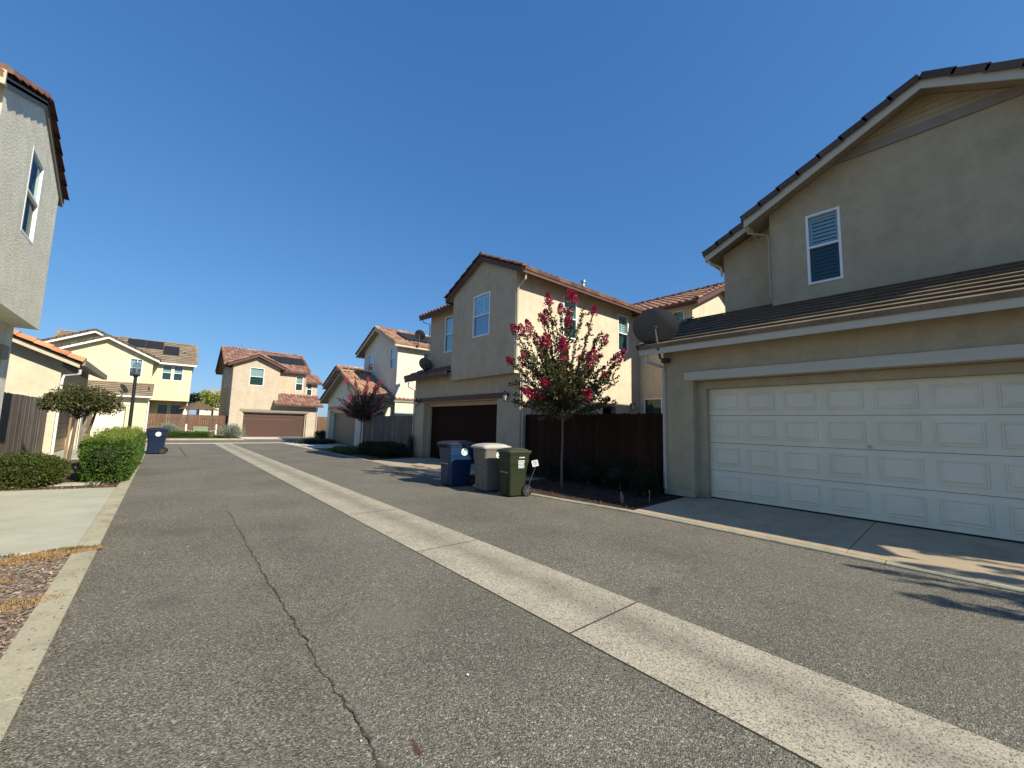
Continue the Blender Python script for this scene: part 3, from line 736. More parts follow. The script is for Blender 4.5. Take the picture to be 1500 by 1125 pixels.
grass('dry_grass', 'drygrass', [(-1.1, 5.0, .02), (-1.5, 4.95, .03), (-0.8, 5.15, .02), (-1.2, 5.9, .02)], 3600, .03, 4, .3, .14)
grass('grass_fringe', 'leaf_bush', [(-0.72, 6.88, .03), (-1.2, 6.90, .03), (-1.7, 6.9, .03), (-0.55, 6.82, .03)], 900, .03, 5, .15, .04)

# ================================================================ HOUSES
# ---- house with the white garage door (right foreground)
hA = thing('house', 'olive grey stucco house with a wide white panelled garage door', 'house', (8.66, 1.5, .1))
w_ = MB(); F = FX(8.66, -1)
wall(w_, F, -3.4, 4.79, .14, 3.50, [(-1.56, 4.12, .14, 2.62, .36)])
G_ = FX(8.66, -1)
fbox(w_, G_, 3.93, 4.12, .14, 2.46, .22, .36); fbox(w_, G_, -1.56, -1.37, .14, 2.46, .22, .36); fbox(w_, G_, -1.56, 4.12, 2.46, 2.615, .22, .36)
wall(w_, FY(-3.4, -1), 8.66, 12, .1, [(8.66, 3.5), (10.85, 4.5), (12, 4.5)]); wall(w_, FY(4.79, 1), 8.66, 20, .14, [(8.66, 3.5), (10.85, 4.55), (20, 4.55)])
wall(w_, FX(10.4, -1), -2.2, 3.05, 4.2, [(-2.2, 6.62), (.42, 7.98), (3.05, 6.62)], [(1.75, 2.35, 4.76, 6.32, .16)])
wall(w_, FY(3.05, 1), 10.4, 10.9, 4.2, 6.6); wall(w_, FY(-2.2, -1), 10.4, 20, .1, 6.6)
wall(w_, FX(10.87, -1), 3.04, 4.27, 4.3, [(3.04, 6.72), (4.27, 6.18)])
wall(w_, FY(4.27, 1), 10.87, 20, 4.3, 6.2); wall(w_, FX(20, 1), -2.2, 4.79, .1, 6.2)
w_.build('wall', 'stucco_gray', hA)
m = MB(); fbox(m, F, 4.12, 4.80, .14, .28, -.012, .0) ; m.build('plinth', 'curb_concrete', hA)
garage_door(hA, F, -1.37, 3.93, .152, 2.46, .36, 'door_white', 4, 8)
m = MB(); m.lathe((8.985, 1.31, 1.36), [(.028, -.012), (.028, .004)], 12, axis='x'); m.build('door_lock', 'gray_metal', hA)
m = MB(); fbox(m, F, -1.75, 4.29, 2.635, 2.815, -.05, 0); m.build('door_lintel', 'trim_gray', hA)
mt, ms, mf = MB(), MB(), MB()
up = Vector((1, 0, .46))
roof_plane(mt, ms, (8.30, -3.75, 3.40), (8.30, 5.16, 3.40), up, 2.83, 'flat')
mf.beam((8.30, -3.75, 3.445), (8.30, 5.18, 3.445), (-.03, 0, 0), (0, 0, -.20))
e_ = Vector((8.30, 5.16, 3.44)); t_ = e_ + up.normalized()*2.83
mf.beam(e_, t_, (0, .028, 0), (0, 0, -.2)); cap_tiles(mt, (8.30, 5.17, 3.40), tuple(t_ - Vector((0, -.01, .04))), 'flat', .075, side=-1)
mt.build('roof', 'tile_flat_gray', hA); ms.build('soffit', 'soffit', hA); mf.build('fascia', 'trim_gray', hA)
gable_x(hA, 9.98, 20.4, -2.59, 3.43, 6.49, 8.04, .42, 'flat', 'tile_flat_dark', 'trim_gray', fh=.19)
gable_x(hA, 10.48, 20.4, -3.7, 4.56, 6.13, 8.16, .42, 'flat', 'tile_flat_dark', 'trim_gray', fh=.18)
m = MB()   # lap siding in the gable
zz = 7.43; 
while zz < 7.95:
    hw = (7.98-zz)/.52; 
    if hw < .06: break
    m.add([(10.375, .42-hw, zz), (10.375, .42+hw, zz), (10.395, .42+max(hw-.2, .01), zz+.104), (10.395, .42-max(hw-.2, .01), zz+.104), (10.4, .42-hw, zz), (10.4, .42+hw, zz)], [(0,1,2,3), (0,4,5,1)]); zz += .107
m.build('gable_siding', 'stucco_gray', hA)
m = MB(); m.box(10.355, .42-1.32, 7.25, 10.40, .42+1.32, 7.43); m.build('gable_band', 'trim_taupe', hA)
window(hA, FX(10.4, -1), 1.75, 2.35, 4.76, 6.32, mid=.53)
MB().tube([(10.0, 3.38, 6.34), (10.0, 3.38, 6.17), (10.36, 3.085, 6.13), (10.385, 3.075, 6.02), (10.385, 3.075, 4.60)], .024, 4).build('downspout', 'stucco_gray', hA)
MB().tube([(10.5, 4.52, 6.0), (10.55, 4.48, 5.9), (10.83, 4.33, 5.85), (10.84, 4.32, 5.6)], .03, 4).build('downspout', 'gutter', hA)
MB().tube([(8.36, 5.02, 3.25), (8.36, 5.02, 3.10), (8.60, 4.76, 2.98), (8.62, 4.76, 2.85), (8.62, 4.76, .25)], .036, 4).build('downspout', 'gutter', hA)
m = MB(); m.tube([(10.3, 4.75, 4.25), (10.3, 4.75, 4.5)], .04, 8)

# ---- house with the dark brown garage door (middle)
hB = thing('house', 'tan stucco house with a dark brown garage door and a pop-out upper room', 'house', (8.6, 12.5, .1))
w_ = MB(); F = FX(8.6, -1)
wall(w_, F, 9.68, 16.88, .10, [(9.68, 3.26), (13.44, 3.26), (13.46, 3.63), (16.88, 3.63)], [(10.85, 16.0, .10, 2.45, .36)])
fbox(w_, F, 15.9, 16.0, .10, 2.30, .24, .36); fbox(w_, F, 10.85, 11.1, .10, 2.30, .24, .36); fbox(w_, F, 10.85, 16.0, 2.30, 2.445, .24, .36)
FB = FX(8.32, -1)
wall(w_, FB, 9.68, 13.45, 3.24, [(9.68, 6.62), (11.53, 7.50), (13.45, 6.62)], [(11.05, 12.06, 4.70, 6.25, .16)])
w_.quad((8.32, 9.68, 3.24), (8.6, 9.68, 3.24), (8.6, 13.45, 3.24), (8.32, 13.45, 3.24))
wall(w_, FY(13.45, 1), 8.32, 9.2, 3.24, 6.62)
wall(w_, FX(9.2, -1), 13.45, 16.80, 3.9, 6.7, [(14.55, 15.5, 4.69, 6.31, .16)]); wall(w_, FY(16.80, 1), 9.2, 18, 3.2, 6.6); wall(w_, FY(16.88, 1), 8.6, 18, .1, 3.5)
w_.build('wall', 'stucco_tan_shade', hB)
w_ = MB(); FS = FY(9.68, -1)
wall(w_, FS, 8.6, 15.45, .10, 3.24, [(12.9, 13.75, .10, 2.42, .3)]); wall(w_, FS, 8.32, 15.45, 3.24, 6.60, [(10.57, 11.31, 4.76, 6.27, .16), (13.89, 14.63, 4.74, 6.29, .16)])
wall(w_, FX(15.45, -1), 7.3, 9.68, .1, 6.62, [(7.62, 8.10, 4.9, 6.36, .16), (8.62, 9.45, 1.2, 2.85, .16)]); wall(w_, FY(7.3, -1), 15.45, 20.5, .1, [(15.45, 6.6), (18, 7.8), (20.5, 6.6)])
wall(w_, FX(20.5, 1), 7.3, 16.8, .1, 6.6)
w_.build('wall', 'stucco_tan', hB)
m = MB(); fbox(m, FS, 12.9, 13.75, .12, 2.42, .25, .3); m.build('side_door', 'door_brown', hB)
garage_door(hB, F, 11.1, 15.9, .115, 2.30, .36, 'door_brown', 4, 8, style='lines')
m = MB(); fbox(m, F, 10.5, 16.4, 2.48, 2.66, -.05, 0); m.build('door_lintel', 'trim_brown', hB)
window(hB, FB, 11.05, 12.06, 4.70, 6.25, mid=.5)
window(hB, FX(9.2, -1), 14.55, 15.5, 4.69, 6.31)
window(hB, FS, 10.57, 11.31, 4.76, 6.27); window(hB, FS, 13.89, 14.63, 4.74, 6.29)
window(hB, FX(15.45, -1), 7.62, 8.10, 4.9, 6.36); window(hB, FX(15.45, -1), 8.62, 9.45, 1.2, 2.85, kind='fixed')
gable_x(hB, 8.20, 19, 9.20, 13.83, 6.50, 7.58, 11.53, 'barrel', 'tile_brown', 'trim_brown', fh=.16, rr=.085)
gable_y(hB, 6.9, 17, 15.0, 21.0, 6.48, 7.85, 18, 'barrel', 'tile_brown', 'trim_brown', fh=.16, rr=.085)
mt, ms, mf = MB(), MB(), MB()
roof_plane(mt, ms, (8.82, 13.5, 6.54), (8.82, 17.2, 6.54), (1, 0, .46), 3.6, 'barrel')
mf.beam((8.82, 13.5, 6.58), (8.82, 17.2, 6.58), (-.028, 0, 0), (0, 0, -.17)); mf.beam((8.82, 17.2, 6.58), (12.1, 17.2, 8.09), (0, .028, 0), (0, 0, -.19))
mt.build('roof', 'tile_brown', hB); ms.build('soffit', 'soffit', hB); mf.build('fascia', 'trim_brown', hB); mt, ms, mf = MB(), MB(), MB()
roof_plane(mt, ms, (8.22, 13.47, 3.53), (8.22, 17.16, 3.53), (1, 0, .46), 1.12, 'barrel')
mf.beam((8.22, 13.47, 3.57), (8.22, 17.18, 3.57), (-.028, 0, 0), (0, 0, -.17)); mf.beam((8.22, 17.16, 3.57), (9.25, 17.16, 4.04), (0, .028, 0), (0, 0, -.19))
cap_tiles(mt, (8.22, 17.17, 3.62), (9.2, 17.17, 4.07), 'barrel', .085)
mt.build('roof', 'tile_brown', hB); ms.build('soffit', 'soffit', hB); mf.build('fascia', 'trim_brown', hB)
MB().tube([(8.36, 9.25, 6.42), (8.36, 9.27, 6.22), (8.36, 9.60, 6.05), (8.37, 9.635, 5.9), (8.37, 9.635, 3.5), (8.67, 9.635, 3.32), (8.67, 9.635, .15)], .034, 4).build('downspout', 'gutter', hB)
MB().tube([(8.3, 17.0, 3.4), (8.3, 17.0, 3.2), (8.56, 16.86, 3.05), (8.56, 16.86, .15)], .03, 4).build('downspout', 'gutter', hB)
MB().tube([(8.9, 17.0, 6.4), (8.9, 17.0, 6.3), (9.16, 16.82, 6.2), (9.16, 16.82, 4.2)], .03, 4).build('downspout', 'gutter', hB)
MB().lathe((11.75, 9.75, 6.70), [(.06, -.1), (.06, .38), (.095, .38), (.095, .46), (.05, .50)], 12).build('roof_vent', 'gray_metal', hB)
wall_lamp(hB, 8.6, 16.45, 2.52); wall_lamp(hB, 8.6, 10.28, 2.56); wall_lamp(hB, 14.8, 9.68, 2.55, -1, 'y')

# ---- white house with olive garage door
hD = thing('house', 'white stucco house with an olive garage door under a low front gable', 'house', (8.83, 26.9, 0))
w_ = MB(); F = FX(8.83, -1)
wall(w_, F, 23.33, 30.5, .02, [(23.33, 3.11), (26.92, 4.70), (30.5, 3.11)], [(24.9, 30.03, .02, 2.28, .32)])
fbox(w_, F, 24.9, 25.1, .02, 2.15, .2, .32); fbox(w_, F, 29.87, 30.03, .02, 2.15, .2, .32); fbox(w_, F, 24.9, 30.03, 2.15, 2.275, .2, .32)
wall(w_, FY(23.33, -1), 8.83, 10.45, .02, 3.11); wall(w_, FY(30.5, 1), 8.83, 15, .02, 3.11)
wall(w_, FX(10.41, -1), 22.94, 28.34, 2.6, [(22.94, 6.40), (25.78, 7.62), (28.34, 6.51)], [(26.7, 27.6, 4.96, 6.18, .16), (23.24, 24.03, 4.84, 6.18, .16)])
wall(w_, FY(22.94, -1), 10.41, 18, .02, 6.40, [(12.1, 12.75, 4.87, 6.07, .16)]); wall(w_, FY(28.34, 1), 10.41, 18, 2.5, 6.4)
wall(w_, FX(9.65, -1), 30.5, 33.4, .02, [(30.5, 5.5), (30.7, 5.5), (33.4, 4.35)]); wall(w_, FY(33.4, 1), 9.65, 15, .02, 4.35)
w_.build('wall', 'stucco_white', hD)
garage_door(hD, F, 25.1, 29.87, .04, 2.15, .32, 'door_olive', 4, 8, style='lines')
m = MB(); fbox(m, F, 24.6, 30.3, 2.37, 2.55, -.05, 0); m.build('door_lintel', 'trim_taupe', hD)
window(hD, FX(10.41, -1), 26.7, 27.6, 4.96, 6.18); window(hD, FX(10.41, -1), 23.24, 24.03, 4.84, 6.18); window(hD, FY(22.94, -1), 12.1, 12.75, 4.87, 6.07)
gable_x(hD, 8.41, 13.6, 22.9, 30.95, 2.96, 4.77, 26.92, 'barrel', 'tile_mixed', 'trim_taupe', rr=.095)
gable_x(hD, 10.05, 18, 22.56, 29.0, 6.27, 7.71, 25.78, 'barrel', 'tile_mixed', 'trim_tan', rr=.095)
gable_x(hD, 9.3, 15, 27.6, 33.8, 4.2, 5.52, 30.7, 'barrel', 'tile_mixed', 'trim_taupe', rr=.095)
def solar(par, P0, e, up, nrm, cols_, w_, h_):
    P0 = Vector(P0); e = Vector(e).normalized(); up = Vector(up).normalized(); nn = e.cross(up).normalized()
    if nn.z < 0: nn = -nn
    for c in range(cols_):
        m = MB(); a = P0 + e*(c*(w_+.03)) + nn*.16
        v = [a, a+e*w_, a+e*w_+up*h_, a+up*h_]; m.add(v + [x-nn*.045 for x in v], [(0,1,2,3),(7,6,5,4),(0,4,5,1),(1,5,6,2),(2,6,7,3),(3,7,4,0)])
        m.build('solar_panel', 'solar', par)
solar(hD, (11.1, 23.4, 6.68), (1, 0, 0), (0, 3.22, 1.44), 1, 3, 1.05, 1.7)

# ---- red garage house at the end
hC = thing('house', 'peach stucco house at the alley end with a red-brown garage door', 'house', (7.3, 40, .05))
w_ = MB(); F = FY(40, -1)
wall(w_, F, 4.0, 10.6, .05, [(4.0, 3.0), (7.4, 3.0), (7.41, 3.13), (10.6, 3.13)], [(4.88, 9.78, .05, 2.18, .3)])
fbox(w_, F, 4.88, 5.0, .05, 2.1, .15, .3); fbox(w_, F, 9.68, 9.78, .05, 2.1, .15, .3); fbox(w_, F, 4.88, 9.78, 2.1, 2.175, .15, .3)
wall(w_, F, 4.0, 7.4, 3.0, [(4.0, 6.1), (5.65, 6.78), (7.4, 6.1)], [(5.17, 6.2, 4.4, 5.9, .16)]); wall(w_, FX(7.4, 1), 40, 41.5, 3.0, 6.1)
wall(w_, FY(41.5, -1), 7.4, 9.8, 3.0, 6.1, [(9.0, 9.62, 4.3, 5.62, .16)]); wall(w_, FX(10.6, 1), 40, 44.5, .05, 3.0); wall(w_, FX(9.8, 1), 41.5, 48, 3, 6.1)
wall(w_, FY(44.5, -1), 9.8, 11.7, .05, 5.4, [(10.7, 11.2, 4.1, 5.3, .16)]); wall(w_, FX(11.7, 1), 44.5, 50, .05, 5.4)
wall(w_, FX(4.0, -1), 40, 48.5, .05, [(40, 6.1), (41.5, 6.2), (45, 7.9), (48.5, 6.2)], [(q_, q_+.55, 4.4, 5.9, .16) for q_ in (42.2, 43.6, 45.2)])
w_.build('wall', 'stucco_peach', hC)
garage_door(hC, F, 5.0, 9.68, .06, 2.1, .3, 'door_red', 4, 8, style='lines')
m = MB(); fbox(m, F, 4.7, 9.95, 2.24, 2.42, -.05, 0); m.build('door_lintel', 'trim_taupe', hC)
window(hC, F, 5.17, 6.2, 4.4, 5.9, slats='mini'); window(hC, FY(41.5, -1), 9.0, 9.62, 4.3, 5.62, slats='mini'); window(hC, FY(44.5, -1), 10.7, 11.2, 4.1, 5.3, slats='mini')
for yy in (42.2, 43.6, 45.2): window(hC, FX(4.0, -1), yy, yy+.55, 4.4, 5.9, slats='mini')
gable_x(hC, 3.52, 10.1, 41.1, 48.9, 6.0, 8.0, 45, 'barrel', 'tile_red', 'trim_brown', rake1=True)
gable_y(hC, 39.6, 43.5, 3.6, 7.78, 6.02, 6.98, 5.66, 'barrel', 'tile_red', 'trim_brown')
mt, ms, mf = MB(), MB(), MB()
roof_plane(mt, ms, (7.05, 39.42, 2.90), (10.98, 39.42, 2.90), (0, 1, .48), 2.3, 'barrel', keep=lambda u, v: not (u < .33 and v > .62))
mf.beam((7.05, 39.42, 2.94), (10.98, 39.42, 2.94), (0, -.028, 0), (0, 0, -.17)); mf.beam((10.98, 39.42, 2.94), (10.98, 41.5, 3.94), (.028, 0, 0), (0, 0, -.17))
mt.build('roof', 'tile_red', hC); ms.build('soffit', 'soffit', hC); mf.build('fascia', 'trim_brown', hC); mt, ms, mf = MB(), MB(), MB()
roof_plane(mt, ms, (9.8, 44.1, 5.35), (12.05, 44.1, 5.35), (0, 1, .48), 2.3, 'barrel')
mf.beam((9.8, 44.1, 5.39), (12.05, 44.1, 5.39), (0, -.028, 0), (0, 0, -.17))
mt.build('roof', 'tile_red', hC); ms.build('soffit', 'soffit', hC); mf.build('fascia', 'trim_brown', hC)
solar(hC, (6.9, 42.5, 6.74), (1, 0, 0), (0, 3.9, 2.0), 1, 3, .98, 1.65)
MB().tube([(9.9, 41.2, 5.9), (9.84, 41.42, 5.75), (9.84, 41.44, 3.9)], .04, 4).build('downspout', 'gutter', hC)
MB().tube([(10.55, 39.5, 2.8), (10.62, 39.9, 2.6), (10.62, 39.93, .1)], .04, 4).build('downspout', 'gutter', hC)
MB().lathe((4.9, 44.5, 8.0), [(.03, -.3), (.03, .55)], 8).build('roof_vent', 'gray_metal', hC)

# ---- yellow house, far left
hE = thing('house', 'pale yellow stucco house at the far left with two white trimmed gables', 'house', (-3, 40, .05))
w_ = MB(); F = FY(40, -1)
wall(w_, F, -8.5, -.97, .05, 3.25, [(-7.0, -2.1, .05, 2.25, .3)])
wall(w_, FX(-.97, 1), 40, 44, .05, 4.0)
wall(w_, FY(41.5, -1), -6.1, -.97, 3.0, [(-6.1, 6.0), (-3.5, 7.22), (-.97, 6.0)], [(-2.27, -1.57, 4.5, 5.88, .16)]); wall(w_, FX(-.97, 1), 41.5, 42.5, 3, 6.0)
wall(w_, FY(42.6, -1), -7.6, -3.0, 4.0, [(-7.6, 6.2), (-4.3, 7.7), (-3.0, 7.0)])
wall(w_, FY(42.5, -1), -.97, 1.45, 2.87, 5.95, [(-.42, .18, 4.5, 5.7, .16), (.28, .88, 4.5, 5.7, .16)]); wall(w_, FX(1.45, 1), 42.5, 49.5, 2.87, [(42.5, 6.0), (46, 7.9), (49.5, 6.0)])
w_.quad((-.97, 42.5, 2.87), (1.45, 42.5, 2.87), (1.45, 49, 2.87), (-.97, 49, 2.87))
wall(w_, FY(44, -1), -.97, 1.45, .05, 2.87, [(-.5, .2, 1.1, 2.62, .16), (.32, 1.02, 1.1, 2.62, .16)]); wall(w_, FX(1.45, 1), 44, 49.5, .05, 2.87)
w_.build('wall', 'stucco_yellow', hE)
garage_door(hE, F, -7.0, -2.1, .06, 2.25, .3, 'door_white', 4, 8)
m = MB(); fbox(m, F, -7.3, -1.75, 2.33, 2.5, -.05, 0); m.build('door_lintel', 'trim_white', hE)
window(hE, FY(41.5, -1), -2.27, -1.57, 4.5, 5.88, slats='mini')
window(hE, FY(42.5, -1), -.42, .18, 4.5, 5.7, slats='mini'); window(hE, FY(42.5, -1), .28, .88, 4.5, 5.7, slats='mini')
window(hE, FY(44, -1), -.5, .2, 1.1, 2.62, kind='fixed', slats='mini'); window(hE, FY(44, -1), .32, 1.02, 1.1, 2.62, kind='fixed', slats='mini')
mt, ms, mf = MB(), MB(), MB()
roof_plane(mt, ms, (-8.8, 39.5, 3.07), (-.75, 39.5, 3.07), (0, 1, .47), 2.25, 'flat')
mf.beam((-8.8, 39.5, 3.11), (-.75, 39.5, 3.11), (0, -.03, 0), (0, 0, -.2)); mf.beam((-.75, 39.5, 3.11), (-.75, 41.5, 4.05), (.03, 0, 0), (0, 0, -.2))
mt.build('roof', 'tile_flat_tan', hE); ms.build('soffit', 'soffit', hE); mf.build('fascia', 'trim_white', hE)
gable_y(hE, 41.1, 46, -6.45, -.64, 5.9, 7.32, -3.52, 'flat', 'tile_flat_dark', 'trim_white', fh=.22)
gable_y(hE, 42.2, 46, -8.0, -.9, 6.0, 7.80, -4.35, 'flat', 'tile_flat_dark', 'trim_white', fh=.22)
gable_x(hE, -6.6, 1.68, 42.1, 49.9, 5.9, 8.02, 46, 'flat', 'tile_flat_tan', 'trim_white', fh=.22, rake1=True)
solar(hE, (-2.75, 44.2, 7.04), (1, 0, 0), (0, 3.9, 2.12), 1, 2, 1.1, 1.6); solar(hE, (-.48, 43.3, 6.55), (1, 0, 0), (0, 3.9, 2.12), 1, 1, 1.0, 1.75)
MB().lathe((1.0, 43.9, 6.9), [(.12, -.1), (.12, .1), (.18, .12), (.18, .16)], 8).build('roof_vent', 'gray_metal', hE)
MB().tube([(-.8, 39.6, 3.0), (-.93, 39.9, 2.8), (-.93, 39.92, .1)], .05, 4).build('downspout', 'vinyl', hE)

# ---- house at the left edge (rough stucco)
hF = thing('house', 'rough textured stucco house at the left edge with an overhanging upper room', 'house', (-2.4, 10.5, .1))
w_ = MB(); F = FX(-2.4, 1)
wall(w_, F, 5.6, 12.4, .1, 3.24, [(6.3, 11.2, .1, 2.4, .35)])
wall(w_, FX(-2.05, 1), 8.5, 12.25, 3.22, [(8.5, 6.12), (10.38, 6.98), (12.25, 6.12)], [(10.12, 10.93, 4.54, 6.02, .16)])
w_.quad((-2.05, 8.5, 3.22), (-2.4, 8.5, 3.22), (-2.4, 12.25, 3.22), (-2.05, 12.25, 3.22))
w_.quad((-2.05, 12.25, 3.22), (-12, 12.25, 3.22), (-12, 12.25, 6.15), (-2.05, 12.25, 6.15)); wall(w_, FY(12.4, 1), -12, -2.4, .1, 3.24)
w_.build('wall', 'stucco_rough', hF)
w_ = MB(); wall(w_, FY(8.5, -1), -12, -2.05, 3.22, 6.15); wall(w_, FY(5.6, -1), -12, -2.4, .1, 3.24); w_.quad((-12, 5.6, 3.24), (-2.4, 5.6, 3.24), (-2.4, 12.4, 3.24), (-12, 12.4, 3.24))
w_.build('wall', 'stucco_cream', hF)
garage_door(hF, F, 6.3, 11.2, .1, 2.4, .34, 'door_white', 4, 8)
window(hF, FX(-2.05, 1), 10.12, 10.93, 4.54, 6.02, mid=.5, slats='mini', proud=.004)
gable_x(hF, -2.02, -12, 8.32, 12.5, 6.04, 6.97, 10.38, 'barrel', 'tile_brown', 'trim_taupe', rr=.085, fh=.13)
m = MB(); m.beam((-2.0, 8.30, 6.13), (-12, 8.30, 6.13), (0, -.03, 0), (0, 0, -.2)); m.build('gutter', 'trim_tan', hF)
m = MB(); m.box(-2.4, 11.6, 2.55, -2.34, 12.0, 2.80); m.build('lamp_box', 'trim_taupe', hF)  # plain box in place of the garage wall lamp

# ---- garage with orange tiles, left middle
hG = thing('house', 'cream stucco garage with an orange barrel tile roof edge', 'house', (-2.7, 22, .1))
w_ = MB(); F = FX(-2.7, 1)
wall(w_, F, 19.8, 25.9, .1, 3.12, [(20.3, 25.1, .1, 2.72, .35)])
wall(w_, FY(19.8, -1), -9, -2.7, .1, [(-9, 6.14), (-2.7, 3.39)]); wall(w_, FY(25.9, 1), -9, -2.7, .1, [(-9, 6.14), (-2.7, 3.39)])
w_.build('wall', 'stucco_cream', hG)
garage_door(hG, F, 20.3, 25.1, .12, 2.3, .34, 'door_wood', 4, 8, style='lines')
m = MB(); fbox(m, F, 20.3, 25.1, 2.3, 2.72, .2, .34); m.build('door_header', 'stucco_cream', hG)
m = MB(); fbox(m, F, 20.22, 20.30, .1, 2.72, -.02, .02); fbox(m, F, 25.1, 25.18, .1, 2.72, -.02, .02); m.build('door_trim', 'trim_white', hG)
mt, ms, mf = MB(), MB(), MB()
roof_plane(mt, ms, (-2.25, 19.38, 3.22), (-2.25, 26.15, 3.22), (-1, 0, .44), 7.3, 'barrel')
cap_tiles(mt, (-2.20, 19.36, 3.30), (-8.9, 19.36, 6.24), 'barrel', .15)
mf.beam((-2.25, 19.38, 3.25), (-8.9, 19.38, 6.18), (0, -.03, 0), (0, 0, -.16))
mt.build('roof', 'tile_orange', hG); ms.build('soffit', 'soffit', hG); mf.build('fascia', 'trim_tan', hG)
m = MB(); m.beam((-2.25, 19.36, 3.38), (-2.25, 26.15, 3.38), (.12, 0, 0), (0, 0, -.20)); m.build('gutter', 'trim_taupe', hG)
MB().tube([(-2.25, 19.55, 3.05), (-2.25, 19.6, 2.92), (-2.62, 19.85, 2.86), (-2.66, 19.86, 2.7), (-2.66, 19.86, .15)], .04, 4).build('downspout', 'vinyl', hG)

# ---- distant white house
hH = thing('house', 'small white house with a grey roof far away between the two end houses', 'house', (4.6, 75, 0))
w_ = MB(); wall(w_, FY(75, -1), 3.9, 8.5, 0, 5.0); wall(w_, FX(3.9, -1), 75, 83, 0, 5.0); w_.build('wall', 'stucco_white', hH)
m = MB(); m.add([(3.3, 74.4, 4.95), (9, 74.4, 4.95), (9, 83, 4.95), (3.3, 83, 4.95), (5.5, 77.5, 6.1), (8.5, 77.5, 6.1)], [(0,1,5,4), (0,4,3), (0,3,2,1), (1,2,5), (3,4,5,2)]); m.build('roof', 'roof_far', hH)

# ================================================================ FENCES
def fence(name, label, mat, a, b, z0, h, bw=.14, dog=True, seed=1, lean=0.0, z1=None, group=None, nrm=None):
    rnd = random.Random(seed); a = Vector((*a, 0)); b = Vector((*b, 0)); t = b-a; L = t.length; t.normalize(); nn = nrm and Vector((*nrm, 0)) or Vector((t.y, -t.x, 0))
    r = thing(name, label, 'fence', (a.x, a.y, z0), group); m = MB(); n = round(L/bw); st = L/n
    for i in range(n):
        s0 = i*st+.003; s1 = (i+1)*st-.003; hh = h + rnd.uniform(-.012, .012); o = nn*rnd.uniform(0, .008); zz = z0 + (0 if z1 is None else (z1-z0)*i/n)
        p0 = a+t*s0+o; p1 = a+t*s1+o; c = .028 if dog else 0
        out_ = [(p0, zz-.05), (p1, zz-.05), (p1, zz+hh-c), (p1-t*c, zz+hh), (p0+t*c, zz+hh), (p0, zz+hh-c)] if dog else [(p0, zz-.05), (p1, zz-.05), (p1, zz+hh), (p0, zz+hh)]
        f = [(p.x, p.y, z) for p, z in out_]; bk = [(p.x-nn.x*.018, p.y-nn.y*.018, z) for p, z in out_]; k = len(f)
        m.add(f+bk, [tuple(range(k)), tuple(range(2*k-1, k-1, -1))] + [(j, (j+1) % k, k+(j+1) % k, k+j) for j in range(k)])
    m.build('boards', mat, r)
    q = MB()
    for zz in (z0+.3, z0+h*.55, z0+h-.3): q.beam(a-nn*.03+Vector((0, 0, zz)), b-nn*.03+Vector((0, 0, zz)), tuple(-nn*.04), (0, 0, -.09))
    q.build('rails', mat, r)
    k = max(2, round(L/2.4)+1)
    for i in range(k):
        p = a+t*(L*i/(k-1)) - nn*.07; MB().box(p.x-.045, p.y-.045, z0-.1, p.x+.045, p.y+.045, z0+h-.05).build('post', mat, r)
    return r
fence('fence', 'dark red-brown board fence behind the magenta flowering tree', 'fence_brown', (8.85, 9.66), (8.85, 4.80), .08, 1.86, nrm=(-1, 0))
fence('fence', 'weathered grey board fence beside the olive garage door', 'fence_gray', (8.72, 23.30), (8.56, 16.90), .10, 1.80, bw=.13, seed=2, nrm=(-1, 0))
fence('fence', 'weathered grey-brown board fence behind the low bush at the left edge', 'fence_gray', (-2.88, 12.42), (-2.88, 19.78), .08, 1.95, seed=3, nrm=(1, 0), dog=False)
fence('fence', 'mixed brown board fence in front of the patio umbrella at the far end', 'fence_mix', (-.95, 40.6), (3.98, 40.6), .08, 1.72, seed=4, nrm=(0, -1), dog=False)
fence('fence', 'brown board fence in the gap right of the red-brown garage door', 'fence_mix', (10.65, 43.0), (13.6, 43.0), .08, 1.9, seed=5, nrm=(0, -1), dog=False)
fence('fence', 'short grey board fence beyond the orange tiled garage', 'fence_gray', (-3.4, 27.5), (-2.62, 27.5), .08, 1.8, seed=6, nrm=(0, -1), dog=False)

